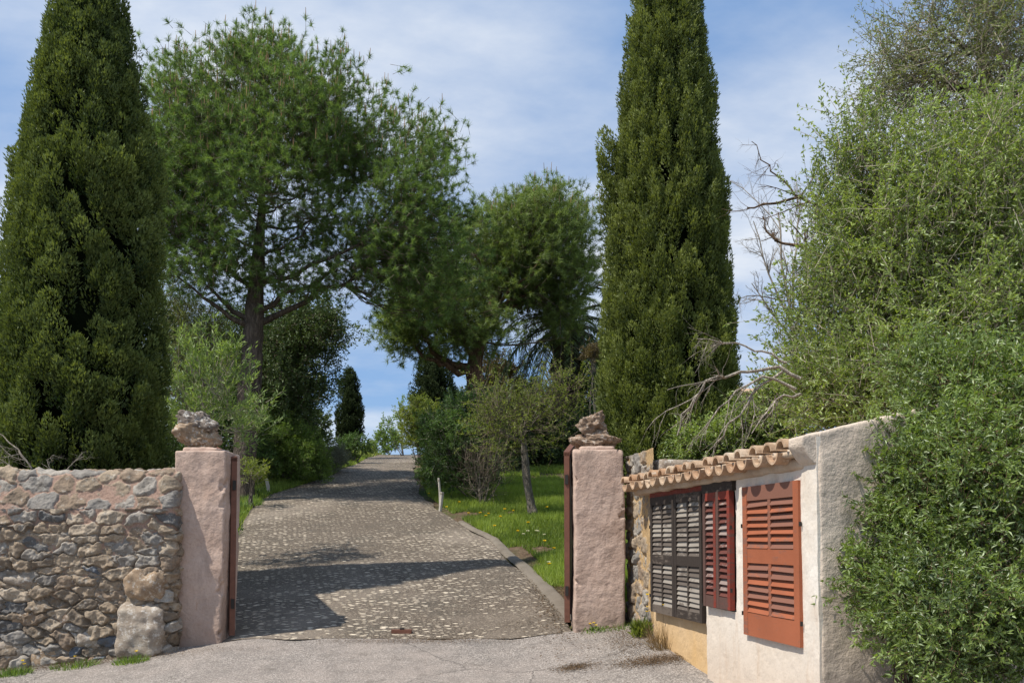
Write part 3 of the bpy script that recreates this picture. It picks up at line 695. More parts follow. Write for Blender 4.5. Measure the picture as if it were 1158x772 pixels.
# rubble end next to the pillar
us = np.arange(-.12, .72, .0075); vs = np.arange(0, 1.95, .0075); U, V = np.meshgrid(us, vs, indexing='ij')
lv = .012 + .028 * sstep(.1, .6, V) * sstep(.35, .7, U); D, ID, MO = stone_field(U + 5, V, .17, .15, 61, lv, .04)
G = np.stack([U, .075 - D, V + .45 - HZ], -1)
nn, m = U.shape; i = np.arange(nn - 1)[:, None] * m + np.arange(m - 1)[None, :]; Q = np.stack([i, i + m, i + m + 1, i + 1], -1).reshape(-1, 4)
m_rub = stone_mat('ochre rubble', (.52, .36, .19))
new_mesh('rubble_infill', G.reshape(-1, 3), Q, mats=m_rub, attrs={'tint': ('POINT', (.3 + .6 * ID).ravel()), 'mort': ('POINT', MO.ravel())}, smooth=True, parent=hut, local=True)
hbox('rubble_core', (-.12, .085, .3), (.72, .5, 2.30), M['rock_c'], .05, .02, .01, 4, 2)
# end wall facing the camera, with its raised parapet over the eave
SL = .05
def slope(Vv):
    top = sstep(1.9, 2.17, Vv[:, 2]); Vv[:, 2] += top * (.24 * np.maximum(Vv[:, 1], -.13) + .02); return Vv
hbox('end_wall', (TC - .17, -.030, .1), (TC + .009, 1.25, 2.17), M['cast'], .014, .012, .010, 9, 6, warp=slope)
def corb(Vv):
    k = np.clip((Vv[:, 2] - 2.0) / .12, 0, 1); Vv[:, 1] = np.where(Vv[:, 1] < 0, Vv[:, 1] * (.25 + .75 * k ** .6), Vv[:, 1]); return Vv
hbox('parapet', (TC - .15, -.125, 2.0), (TC + .003, .01, 2.17), M['cast'], .012, .008, .005, 9, 7, warp=lambda V_: slope(corb(V_)))
hbox('back_wall', (0, 1.1, .2), (TC, 1.25, 2.3), M['cast'], .08, .02, .01, 5, 8)
hbox('cornice', (.42, -.055, 1.995), (TC - .13, .10, 2.06), M['cream'], .02, .02, .012, 6, 9)
# dark timber lintels
b = MB(); b.box((1.94, -.035, 1.93), (2.46, .02, 2.035), .5); hb(b, 'lintel', M['darkw'])
b = MB(); b.box((.72, -.005, 1.955), (1.93, .03, 1.995), .5); hb(b, 'lintel', M['oldred'])
# tiles
b = MB(); r2 = np.random.default_rng(5)
def barrel(t, y0, y1, za, zb_, r0, r1, convex, tint, th=.016):
    k = 10; ang = np.linspace(0.08, np.pi - .08, k); nl = 5
    rows = []
    for q in range(nl):
        f = q / (nl - 1); yv = y0 + (y1 - y0) * f; zv = za + (zb_ - za) * f; r = r0 + (r1 - r0) * f
        s = 1 if convex else -1
        jit = .0
        out = [[t + math.cos(a) * r, yv, zv + s * math.sin(a) * r * .95] for a in ang]
        inn = [[t + math.cos(a) * (r - th), yv, zv + s * math.sin(a) * (r - th) * .95] for a in ang[::-1]]
        rows.append(out + inn)
    G = np.array(rows); G += .003 * fbm(G, 25, 2, 3)[..., None]
    n_, m_ = G.shape[:2]; i = np.arange(n_ - 1)[:, None] * m_; j = np.arange(m_)[None, :]; k2 = (j + 1) % m_
    Q = np.stack([i + j, i + m_ + j, i + m_ + k2, i + k2], -1).reshape(-1, 4)
    caps = []
    for q in range(k - 1): caps.append([q, q + 1, m_ - 2 - q, m_ - 1 - q]); 
    caps2 = [[x + (n_ - 1) * m_ for x in c_[::-1]] for c_ in caps]
    b.add(G.reshape(-1, 3), np.vstack([Q, caps, caps2]), tint=tint)
sp_ = (TC - .22 - .42) / 16
for k in range(17):
    t_ = .42 + sp_ * k; dz = r2.normal() * .004
    for c_ in range(1):
        y0 = -.15 + r2.normal() * .009; y1 = y0 + 1.36
        z_ = 2.10 + SL * (y0 + .15) + .003 * c_ + dz
        if k < 16: barrel(t_ + sp_ / 2, y0, y1, z_ - .006, z_ + SL * .4 - .008, .072, .066, False, r2.random())
        barrel(t_, y0 + .012, y1, z_ + .006, z_ + SL * .4 + .006, .062, .060, True, r2.random())
hb(b, 'roof_tiles', M['tile'], smooth=False)
hbox('roof_bed', (.40, -.118, 2.062), (TC - .14, 1.2, 2.10), M['cream'], .03, .015, .01, 6, 12, warp=lambda V_: (V_.__setitem__((slice(None), 2), V_[:, 2] + SL * np.maximum(V_[:, 1], 0) - .0), V_)[1])
# verge tiles along the parapet
def shutter(name, label, t0, t1, z0_, z1_, y, leaves_, rails, stile, m_frame, m_slat, slat_t, pitch=.042, tilt=38, parent=hut, seed=1, mid_st=False, proud=.035):
    s = bpy.data.objects.new(name, None); COL.objects.link(s); s.parent = parent; s['label'] = label
    rr = np.random.default_rng(seed); wl_ = (t1 - t0) / leaves_
    fr = MB(); slt = MB()
    for q in range(leaves_):
        a0 = t0 + wl_ * q + .003; a1 = t0 + wl_ * (q + 1) - .003
        fr.box((a0, y - proud, z0_), (a0 + stile, y, z1_), rr.random()); fr.box((a1 - stile, y - proud, z0_), (a1, y, z1_), rr.random())
        zs = [z0_] + [r_[0] for r_ in rails] + [z1_]
        fr.box((a0 + stile, y - proud + .002, z0_), (a1 - stile, y - .002, z0_ + rails[0]), rr.random()) if False else None
        mids = []
        for (ra, rb) in rails:
            fr.box((a0 + stile, y - proud + .002, ra), (a1 - stile, y - .002, rb), rr.random())
        cols = [(a0 + stile, a1 - stile)]
        if mid_st:
            mc = (a0 + a1) / 2; 
            for (ra, rb), (rc, rd) in zip(rails[:-1], rails[1:]):
                fr.box((mc - stile * .28, y - proud + .003, rb), (mc + stile * .28, y - .003, rc), rr.random())
            cols = [(a0 + stile, mc - stile * .28), (mc + stile * .28, a1 - stile)]
        for (ra, rb), (rc, rd) in zip(rails[:-1], rails[1:]):
            nn_ = int((rc - rb) / pitch); p_ = (rc - rb) / nn_
            for (c0, c1) in cols:
                for k in range(nn_):
                    zc = rb + p_ * (k + .5) ; tl = R(tilt + rr.normal() * 3); hw = p_ * .68; th_ = .004
                    dy = math.cos(tl) * hw * .55; dz = math.sin(tl) * hw
                    skew = rr.normal() * .0015
                    # louvre: outer edge low, inner edge high
                    A = np.array([y - proud / 2 - dy, zc - dz]); B = np.array([y - proud / 2 + dy, zc + dz]); nn2 = np.array([-(B - A)[1], (B - A)[0]]); nn2 = nn2 / np.linalg.norm(nn2) * th_
                    pr = [A + nn2, A - nn2, B - nn2, B + nn2]
                    V_ = np.array([[xx, p[0], p[1] + (skew if xx == c0 else -skew)] for xx in (c0, c1) for p in pr])
                    slt.add(V_, [[0, 1, 2, 3], [7, 6, 5, 4], [0, 4, 5, 1], [1, 5, 6, 2], [2, 6, 7, 3], [3, 7, 4, 0]], tint=rr.random())
    hb(fr, 'frame', m_frame, s); hb(slt, 'slats', m_slat, s)
    for zz_ in (z0_ + .12, z1_ - .26):
        for tt in (t0 - .018, t1 + .004):
            hg = MB(); hg.box((tt + .003, y - proud - .003, zz_), (tt + .012, y - proud + .010, zz_ + .026)); hb(hg, 'hinge', M['black'], s)
    return s
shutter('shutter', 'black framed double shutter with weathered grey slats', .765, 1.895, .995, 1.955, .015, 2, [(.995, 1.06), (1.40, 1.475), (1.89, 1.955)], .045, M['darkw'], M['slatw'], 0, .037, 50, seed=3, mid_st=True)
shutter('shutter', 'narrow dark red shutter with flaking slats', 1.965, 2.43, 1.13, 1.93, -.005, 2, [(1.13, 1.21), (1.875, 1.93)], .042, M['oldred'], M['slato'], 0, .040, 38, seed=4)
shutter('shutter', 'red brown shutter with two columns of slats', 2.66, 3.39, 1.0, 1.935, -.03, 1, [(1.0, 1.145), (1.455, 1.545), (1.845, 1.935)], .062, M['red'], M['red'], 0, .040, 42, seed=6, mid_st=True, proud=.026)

# ------------------------------------------------------------------ plants: generators
def bez(p0, p1, p2, n_):
    t = np.linspace(0, 1, n_)[:, None]; return (1 - t) ** 2 * p0 + 2 * t * (1 - t) * p1 + t * t * p2
def ball(n_, rg, power=2.2):
    d = nrm(rg.normal(size=(n_, 3))); return d * (rg.random(n_) ** (1 / power))[:, None]
def tree(name, label, cat, trunk, rad, blobs, twig, leaf, m_bark, m_twig, m_leaf, seed, nprim=9, group=None, extra=None, sides=10, pr=.5, trunk_name='trunk', crown_name='crown', gap=.0, jag=.15):
    """trunk: list of points; blobs: (centre, radii, count); twig: dict(n,len,up,out,r); leaf: dict(n,L,W,spread,needle,up)"""
    rg = np.random.default_rng(seed); trunk = np.array(trunk, float)
    root = thing(name, label, cat, trunk[0], group)
    # smooth trunk
    k = len(trunk); ts = np.linspace(0, k - 1, (k - 1) * 6 + 1)
    tp = np.stack([np.interp(ts, np.arange(k), trunk[:, i]) for i in range(3)], 1)
    sm = tp.copy()
    for _ in range(4): sm[1:-1] = (sm[:-2] + sm[1:-1] * 2 + sm[2:]) / 4
    tr = np.interp(ts, np.arange(k), rad) * (1 + .06 * vnoise(sm, 3, seed))
    tr[0] *= 1.35; tr[1] *= 1.12
    b = MB(); b.tube(sm, tr, sides, jag=jag)
    C = []; 
    for (c_, r_, n_) in blobs: C.append(np.array(c_) + ball(n_, rg) * np.array(r_))
    C = np.concatenate(C)
    if gap > 0:
        C = C[fbm(C, .9, 2, seed) > -gap]
    cc = C.mean(0)
    prim = []; pall = []; prr = []
    for q in range(nprim):
        c_ = C[rg.integers(len(C))]; 
        hd = np.linalg.norm((c_ - sm[-1])[:2]); zt_ = c_[2] - .55 * hd
        i0 = int(np.clip(np.argmin(abs(sm[:, 2] - zt_)), len(sm) * .45, len(sm) - 1))
        p0 = sm[i0]; p2 = p0 + (c_ - p0) * .8; mid_ = (p0 + p2) / 2 + np.array([0, 0, -.12 * hd]) + rg.normal(size=3) * .08 * hd
        pts = bez(p0, mid_, p2, 9); pts[1:-1] += rg.normal(size=(7, 3)) * .02 * (hd + .3)
        r0 = min(tr[i0] * pr, rad[0] * pr); rr_ = np.linspace(r0, r0 * .22, 9)
        b.tube(pts, rr_, 6, caps=False); pall.append(pts[2:]); prr.append(rr_[2:])
    pall.append(sm[int(len(sm) * .6):]); prr.append(tr[int(len(sm) * .6):] * .5)
    b.build(trunk_name, m_bark, root, smooth=True)
    PA = np.concatenate(pall); PR = np.concatenate(prr)
    tw = MB(); 
    for c_ in C:
        d_ = np.linalg.norm(PA - c_, axis=1) + np.maximum(PA[:, 2] - c_[2], 0) * .8; j = int(np.argmin(d_)); p0 = PA[j]
        L_ = np.linalg.norm(c_ - p0)
        if L_ < .05: continue
        pts = bez(p0, (p0 + c_) / 2 + rg.normal(size=3) * .12 * L_ + np.array([0, 0, -.08 * L_]), c_, 5); pts[1:-1] += rg.normal(size=(3, 3)) * .045 * L_
        r0 = min(PR[j] * .6, .012 + .012 * L_) * twig.get('sec', 1); tw.tube(pts, np.linspace(r0, max(r0 * .3, twig['r']), 5), 4, caps=False)
    m_ = twig['n']; n_ = len(C) * m_
    S0 = np.repeat(C, m_, 0) + rg.normal(size=(n_, 3)) * twig.get('scatter', .03)
    outw = nrm(np.repeat(C, m_, 0) - (cc - np.array([0, 0, .3])))
    Dt = nrm(outw * twig['out'] + rg.normal(size=(n_, 3)) * twig.get('rand', .6) + np.array([0, 0, twig['up']]))
    Ln = twig['len'] * (.55 + .8 * rg.random(n_))
    tw.sticks(S0, S0 + Dt * Ln[:, None], twig['r'], twig['r'] * .4)
    tw.build('branches', m_twig, root)
    # leaves
    q = leaf['n']; N_ = n_ * q
    s_ = leaf.get('s0', .2) + (1.03 - leaf.get('s0', .2)) * rg.random(N_)
    Dr = np.repeat(Dt, q, 0); P = np.repeat(S0, q, 0) + Dr * (s_ * np.repeat(Ln, q))[:, None] + rg.normal(size=(N_, 3)) * leaf.get('jit', .01)
    Dl = nrm(Dr * leaf.get('fwd', .6) + nrm(rg.normal(size=(N_, 3))) * leaf['spread'] + np.array([0, 0, leaf.get('rise', .0)]))
    tint = np.clip(np.repeat(.35 + .4 * rg.random(n_), q) + .35 * (rg.random(N_) - .5) + .18 * (s_ - .5), 0, 1)
    lv_ = MB(); lv_.leaves(P, Dl, leaf['L'] * (.6 + .7 * rg.random(N_)), leaf['W'] * (.7 + .5 * rg.random(N_)), tint, leaf.get('needle', False), leaf.get('up', 0))
    lv_.build(crown_name, m_leaf, root)
    if extra: extra(root, C, S0, Dt, Ln, rg)
    return root
def blob(px, py, Y, rpx, rpy, ry, n_):
    return (at(px, py, Y), (rpx * Y / 1000, ry, rpy * Y / 1000), n_)

def cypress(name, label, x, y, zb, prof_z, prof_r, m_leaf, seed, nl, per, lobe, leafL, leafW, group=None, side=None, trunk_r=.16):
    rg = np.random.default_rng(seed); root = thing(name, label, 'cypress', (x, y, zb), group)
    zt = prof_z[-1]
    b = MB(); b.tube([(x, y, zb - .2), (x, y, zb + (zt - zb) * .5), (x, y, zt - .4)], [trunk_r, trunk_r * .7, .02], 8); b.build('trunk', M['darkbark'], root, smooth=True)
    # added near-black solid: blocks light and stands for shade inside the crown
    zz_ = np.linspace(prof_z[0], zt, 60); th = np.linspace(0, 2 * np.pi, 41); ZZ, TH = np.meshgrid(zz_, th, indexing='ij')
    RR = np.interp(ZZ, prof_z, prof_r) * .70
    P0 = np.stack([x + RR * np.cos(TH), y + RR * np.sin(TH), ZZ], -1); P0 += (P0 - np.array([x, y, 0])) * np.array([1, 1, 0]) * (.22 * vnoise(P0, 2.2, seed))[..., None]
    b = MB(); b.grid(P0, flip=True); b.build('shade_core', M['core'], root, smooth=True)
    # lobes, area weighted
    zs = rg.random(nl * 6) * (zt - prof_z[0]) + prof_z[0]; rr_ = np.interp(zs, prof_z, prof_r); keep_ = rg.random(len(zs)) < (rr_ + .12) / (max(prof_r) + .12)
    zs = zs[keep_][:nl]; rr_ = rr_[keep_][:nl]; n_ = len(zs); az = rg.random(n_) * 2 * np.pi
    depth = .76 + .25 * rg.random(n_) ** .7; 
    bulge = 1 + .10 * vnoise(np.stack([np.cos(az) * 1.2, np.sin(az) * 1.2, zs * .8], -1), 1.3, seed + 5) + .05 * vnoise(np.stack([np.cos(az) * max(prof_r), np.sin(az) * max(prof_r), zs * .6], -1), 3.2, seed + 8)
    C = np.stack([x + rr_ * depth * bulge * np.cos(az), y + rr_ * depth * bulge * np.sin(az), zs], -1)
    if side is not None: C = np.vstack([C, side]); n_ = len(C); az = np.arctan2(C[:, 1] - y, C[:, 0] - x)
    out = np.stack([np.cos(az), np.sin(az), 0 * az], -1)
    ax = nrm(np.array([0, 0, 1.0]) + out * (.10 + .26 * rg.random(n_))[:, None] + rg.normal(size=(n_, 3)) * .09)
    ll = lobe[0] * (.6 + .8 * rg.random(n_)); lr = lobe[1] * (.7 + .6 * rg.random(n_)); lt = rg.random(n_)
    N_ = n_ * per
    u = rg.random(N_); axr = np.repeat(ax, per, 0); rad_ = nrm(np.cross(axr, rg.normal(size=(N_, 3))))
    pr_ = np.sin(np.pi * np.clip(u * .92 + .08, 0, 1)) ** .65 * (.55 + .5 * rg.random(N_))
    P = np.repeat(C, per, 0) + axr * ((u - .35) * np.repeat(ll, per))[:, None] + rad_ * (pr_ * np.repeat(lr, per))[:, None]
    Dl = nrm(axr * 1.0 + rad_ * (.75 * (1.15 - u))[:, None] + rg.normal(size=(N_, 3)) * .35)
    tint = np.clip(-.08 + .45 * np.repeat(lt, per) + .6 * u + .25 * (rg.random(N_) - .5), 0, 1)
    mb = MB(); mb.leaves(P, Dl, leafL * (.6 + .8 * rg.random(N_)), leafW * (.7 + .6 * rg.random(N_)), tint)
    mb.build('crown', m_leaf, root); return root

# ---- the two big cypresses
cx = at(93, 500, 9.7)[0]; zb = hz(cx, 9.7)
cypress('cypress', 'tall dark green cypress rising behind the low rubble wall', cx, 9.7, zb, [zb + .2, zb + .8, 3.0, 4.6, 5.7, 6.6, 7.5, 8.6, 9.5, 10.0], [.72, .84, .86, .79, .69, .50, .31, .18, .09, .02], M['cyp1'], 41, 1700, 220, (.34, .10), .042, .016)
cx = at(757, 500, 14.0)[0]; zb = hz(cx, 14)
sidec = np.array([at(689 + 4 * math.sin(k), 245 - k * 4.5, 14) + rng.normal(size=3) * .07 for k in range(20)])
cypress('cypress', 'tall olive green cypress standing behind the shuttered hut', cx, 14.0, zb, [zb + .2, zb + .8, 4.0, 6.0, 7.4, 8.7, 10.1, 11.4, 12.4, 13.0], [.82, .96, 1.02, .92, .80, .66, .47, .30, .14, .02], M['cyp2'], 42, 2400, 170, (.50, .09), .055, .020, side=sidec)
# small far cypresses
cx = at(395, 500, 34)[0]; zb = at(395, 502, 34)[2]
cypress('slim_cypress', 'small slim dark cypress standing on the verge beside the crest of the driveway', cx, 34, zb, [zb - .2, zb + .4, zb + 1.3, zb + 2.1, zb + 2.6, zb + 2.85], [.35, .48, .46, .34, .18, .02], M['cypd'], 43, 260, 60, (.3, .09), .08, .03, trunk_r=.08)
cx = at(491, 480, 33)[0]; zb = at(490, 500, 33)[2]
cypress('shaggy_cypress', 'broad shaggy dark cypress right of the driveway crest', cx, 33, zb, [zb - .2, zb + .6, zb + 1.6, zb + 2.5, zb + 3.2, zb + 3.7], [.6, .85, .82, .62, .36, .04], M['cypd'], 44, 420, 70, (.4, .14), .09, .03, trunk_r=.1)

# ---- pines
def candles(frac, zmin):
    def f(root, C, S0, Dt, Ln, rg):
        T = S0 + Dt * Ln[:, None]; sel = (T[:, 2] > zmin) & (Dt[:, 2] > .3) & (rg.random(len(T)) < frac); T = T[sel]
        b = MB(); b.sticks(T, T + np.array([0, 0, 1]) * (.12 + .12 * rg.random(len(T)))[:, None] + rg.normal(size=T.shape) * .01, .011, .005); tag(b.build('shoots', M['shoot'], root), kind='stuff')
    return f
PT = dict(n=8, len=.26, up=.5, out=.5, r=.0035, rand=.6, scatter=.17, sec=.65)
PL = dict(n=30, L=.115, W=.0115, spread=1.0, fwd=.7, needle=True, s0=.45, jit=.012)
tree('umbrella_pine', 'large rounded pine with dark trunk beside the driveway, behind the rubble wall', 'pine tree',
     [at(272, 575, 18.5), at(277, 500, 18.5), at(284, 420, 18.5), at(287, 360, 18.5), at(292, 290, 18.5), at(297, 220, 18.5)], [.28, .245, .225, .20, .13, .06],
     [blob(290, 190, 18.5, 128, 135, 2.5, 780), blob(215, 160, 18.8, 62, 85, 1.4, 170), blob(205, 265, 18.3, 50, 80, 1.3, 110), blob(385, 155, 18.5, 66, 80, 1.6, 280), blob(470, 255, 18.3, 72, 115, 1.6, 400), blob(415, 300, 19.0, 66, 60, 1.5, 90), blob(290, 320, 18.5, 90, 26, 1.6, 60), blob(290, 75, 18.5, 60, 35, 1.2, 90)],
     dict(PT, n=9, len=.24, up=.45, scatter=.22, r=.005), dict(PL, L=.115, W=.0095, n=46, s0=.6, spread=.9, fwd=.75, jit=.006), M['pinebark'], M['twig'], M['pine'], 51, nprim=22, extra=candles(.3, 9.2), sides=14, pr=.36, gap=.22)
tree('umbrella_pine', 'spreading pine with reddish trunk, farther up beside the lawn', 'pine tree',
     [at(538, 500, 24), at(537, 455, 24), at(536, 410, 24), at(548, 360, 24), at(570, 320, 24)], [.26, .24, .22, .16, .08],
     [blob(612, 285, 24, 66, 70, 1.9, 480), blob(560, 300, 24.5, 52, 66, 1.6, 260), blob(522, 300, 24, 34, 50, 1.4, 110), blob(492, 345, 23.5, 60, 48, 1.7, 260), blob(462, 380, 23.5, 38, 20, 1.0, 60), blob(540, 375, 23.5, 50, 28, 1.4, 70), blob(640, 350, 24, 36, 40, 1.4, 60)],
     dict(PT, n=9, len=.32), dict(PL, L=.14, W=.013, n=36, s0=.55), M['redbark'], M['twig'], M['pine2'], 52, nprim=16, extra=candles(.2, 10.0), pr=.5, gap=.3)

# ---- palm
def palm(label, x, y, zb, zt, r, n_f, fl, seed):
    rg = np.random.default_rng(seed); root = thing('palm_tree', label, 'palm tree', (x, y, zb))
    pts = [(x, y, zb - .1), (x, y, zb + .5), (x + .02, y, (zb + zt) / 2), (x, y, zt)]
    b = MB(); b.tube(np.array([np.interp(np.linspace(0, 3, 24), range(4), np.array(pts)[:, i]) for i in range(3)]).T, np.linspace(r, r * 1.15, 24), 14, jag=.35)
    n_ = 260; az = rg.random(n_) * 6.283; z_ = zb + .3 + rg.random(n_) * (zt - zb - .2); o = np.stack([np.cos(az), np.sin(az), az * 0], -1)
    P = np.stack([x + r * np.cos(az), y + r * np.sin(az), z_], -1); b.leaves(P, o * .6 + np.array([0, 0, 1.0]), .22, .12, rg.random(n_)); b.build('trunk', M['darkbark'], root)
    lf = MB(); ra = MB()
    for k in range(n_f):
        a = k * 2.39996; el = (1.25 - 1.75 * (k / n_f)) ; L_ = fl * (.85 + .3 * rg.random())
        o = np.array([math.cos(a), math.sin(a), 0]); p = np.array([x, y, zt]); d = nrm(o * math.cos(el) + np.array([0, 0, math.sin(el)]))
        pts = [p]; st = L_ / 12
        for q in range(12):
            d = nrm(d + np.array([0, 0, -.13 - .02 * q])); pts.append(pts[-1] + d * st)
        pts = np.array(pts); ra.tube(pts, np.linspace(.03, .006, 13), 4, caps=False)
        m_ = 60; s_ = np.repeat(np.linspace(1.5, 12, m_), 2); P = np.stack([np.interp(s_, range(13), pts[:, i]) for i in range(3)], 1)
        T = nrm(np.stack([np.interp(s_ + .1, range(13), pts[:, i]) - np.interp(s_ - .3, range(13), pts[:, i]) for i in range(3)], 1))
        sd = nrm(np.cross(T, [0, 0, 1.0])) * np.tile([1, -1], m_)[:, None]
        Dl = sd * .8 + T * .6 + np.array([0, 0, -.25]) + rg.normal(size=P.shape) * .1
        ln = .42 * np.sin(np.pi * np.clip(s_ / 12.5, .1, .95)) ** .6
        lf.leaves(P, Dl, ln, .028, np.clip(rg.random() * .6 + .3 * rg.random(m_ * 2), 0, 1), up=.8)
    ra.build('frond_stalks', M['greybark'], root); lf.build('fronds', M['palm'], root); return root
p = at(641, 368, 26); zb = hz(p[0], 26)
palm('stout palm with arching fronds between the reddish pine and the olive green cypress', p[0], 26, zb, p[2], .40, 56, 3.2, 61)

# ---- broadleaved trees and shrubs
def shrub(name, label, cat, px, py_b, Y, blobs, leafm, L, W, ntw, nleaf, seed, tl=.25, up=.4, out=.5, spread=.8, stems=7, bark='greybark', twm='twig', r=.004, fwd=.6, s0=.15, group=None, gap=0, jit=.012, needle=False, upf=.4, stem_r=.02, rand=.6, sc=.04, crown_name='leaves', zoff=0):
    """multi-stemmed bush: several stems from one base"""
    rg = np.random.default_rng(seed); b0 = at(px, py_b, Y); 
    base = np.array([b0[0], Y, hz(b0[0], Y) + zoff]); root = thing(name, label, cat, base, group)
    C = np.concatenate([np.array(c_) + ball(n_, rg) * np.array(r_) for (c_, r_, n_) in blobs])
    if gap > 0: C = C[fbm(C, 1.3 / max(.3, L * 12), 2, seed) > -gap]
    C = C[C[:, 2] > h(C[:, 0], C[:, 1]) + .03]
    b = MB(); nodes = []; nr = []
    for k in range(stems):
        e = C[rg.integers(len(C))]; e = base + (e - base) * .85; m_ = (base + e) / 2 + np.array([0, 0, -.0]) + rg.normal(size=3) * .12 * np.linalg.norm(e - base)
        m_[:2] = base[:2] + (m_[:2] - base[:2]) * .7
        s0_ = base + np.array([rg.normal() * .05, rg.normal() * .05, -.05]); pts = bez(s0_, m_, e, 8); rr_ = np.linspace(stem_r, stem_r * .3, 8); b.tube(pts, rr_, 5, caps=False); nodes.append(pts[2:]); nr.append(rr_[2:])
    PA = np.concatenate(nodes); PR = np.concatenate(nr)
    for c_ in C:
        j = int(np.argmin(np.linalg.norm(PA - c_, axis=1))); p0 = PA[j]; L_ = np.linalg.norm(c_ - p0)
        b.tube(bez(p0, (p0 + c_) / 2 + rg.normal(size=3) * .1 * L_, c_, 4), np.linspace(PR[j] * .55, r, 4), 3, caps=False)
    b.build('stems', M[bark], root)
    n_ = len(C) * ntw; cc = C.mean(0) - np.array([0, 0, .2])
    S0 = np.repeat(C, ntw, 0) + rg.normal(size=(n_, 3)) * sc
    Dt = nrm(nrm(S0 - cc) * out + rg.normal(size=(n_, 3)) * rand + np.array([0, 0, up])); Ln = tl * (.5 + .9 * rg.random(n_))
    tw = MB(); tw.sticks(S0, S0 + Dt * Ln[:, None], r, r * .4); tw.build('twigs', M[twm], root)
    if nleaf:
        q = nleaf; N_ = n_ * q; s_ = s0 + (1.04 - s0) * rg.random(N_); Dr = np.repeat(Dt, q, 0)
        P = np.repeat(S0, q, 0) + Dr * (s_ * np.repeat(Ln, q))[:, None] + rg.normal(size=(N_, 3)) * jit
        Dl = nrm(Dr * fwd + nrm(rg.normal(size=(N_, 3))) * spread)
        tint = np.clip(np.repeat(.3 + .45 * rg.random(n_), q) + .4 * (rg.random(N_) - .5) + .2 * (s_ - .5), 0, 1)
        lv_ = MB(); lv_.leaves(P, Dl, L * (.6 + .7 * rg.random(N_)), W * (.7 + .5 * rg.random(N_)), tint, needle, upf); lv_.build(crown_name, M[leafm], root)
    return root

# left background
TW = dict(n=6, len=.4, up=.2, out=.4, r=.006, rand=.8, scatter=.15)
tree('evergreen_oak', 'dark dense evergreen oak behind the large rounded pine', 'oak tree', [at(322, 520, 23), at(324, 470, 23), at(318, 420, 23)], [.18, .15, .09],
     [blob(318, 430, 23, 52, 62, 2.0, 300), blob(285, 410, 23.5, 55, 60, 1.8, 220), blob(352, 375, 23, 40, 32, 1.3, 120), blob(240, 450, 24, 45, 60, 1.5, 140)], TW, dict(n=22, L=.075, W=.04, spread=.9, up=.3, jit=.05), M['darkbark'], M['twig'], M['oak'], 71, nprim=10)
tree('olive_tree', 'pale grey green olive tree between the tall dark cypress and the large pine', 'olive tree', [at(222, 520, 19), at(224, 460, 19), at(228, 420, 19)], [.12, .10, .06],
     [blob(225, 395, 19, 42, 38, 1.0, 150), blob(205, 360, 19.5, 34, 34, 1.0, 90), blob(195, 430, 19, 30, 40, .9, 70)], dict(TW, len=.3, n=5), dict(n=20, L=.06, W=.016, spread=.9, up=.3, jit=.03), M['greybark'], M['twig'], M['olive'], 72, nprim=7)
shrub('oleander_bush', 'leggy oleander with pale stems behind the tan boulder pillar', 'bush', 222, 560, 11.6, [blob(225, 435, 11.6, 42, 52, .5, 46), blob(262, 425, 11.6, 26, 30, .4, 18), blob(235, 490, 11.6, 48, 30, .45, 34), blob(285, 480, 12.5, 26, 26, .4, 16)], 'oleander', .095, .017, 3, 15, 73, tl=.30, up=.75, out=.4, spread=.75, stems=16, bark='deadwood', twm='twigl', r=.0035, s0=.35, fwd=.8, stem_r=.012, rand=.4)
shrub('young_oleander', 'small sprig of oleander with yellow green leaves at the pine foot', 'bush', 282, 575, 17.4, [blob(284, 537, 17.4, 18, 14, .3, 18)], 'lime', .10, .02, 3, 12, 74, tl=.2, up=.7, stems=6, twm='twigl', zoff=0)
shrub('rounded_bush', 'large rounded green bush on the verge beside the pine trunk', 'bush', 325, 560, 22, [blob(318, 512, 22, 42, 34, 1.0, 200), blob(342, 522, 22, 28, 26, .8, 100), blob(300, 482, 22, 28, 20, .6, 55)], 'bush', .075, .018, 6, 24, 75, tl=.28, up=.6, stems=14, jit=.02)
shrub('silver_bush', 'low silvery bush at the driveway edge', 'bush', 372, 545, 24.6, [blob(375, 521, 24.6, 18, 14, .5, 90), blob(362, 530, 24, 14, 11, .4, 40)], 'grey', .07, .014, 6, 20, 76, tl=.22, up=.7, stems=8)
shrub('clipped_bush', 'low dark bush below the slim cypress', 'bush', 402, 515, 30, [blob(400, 506, 30, 20, 12, .7, 60)], 'bushd', .06, .03, 5, 20, 77, tl=.2, stems=6)
shrub('dark_bush', 'dark leafy bush between the silvery bush and the evergreen oak', 'bush', 365, 520, 27, [blob(348, 492, 27, 24, 30, 1.0, 110)], 'oak', .08, .04, 5, 20, 78, tl=.3, stems=6)
shrub('dark_bush', 'tall dark bush right behind the pine trunk', 'bush', 250, 540, 21, [blob(245, 500, 21, 60, 50, 1.0, 200)], 'bushd', .08, .035, 5, 20, 79, tl=.3, stems=8)
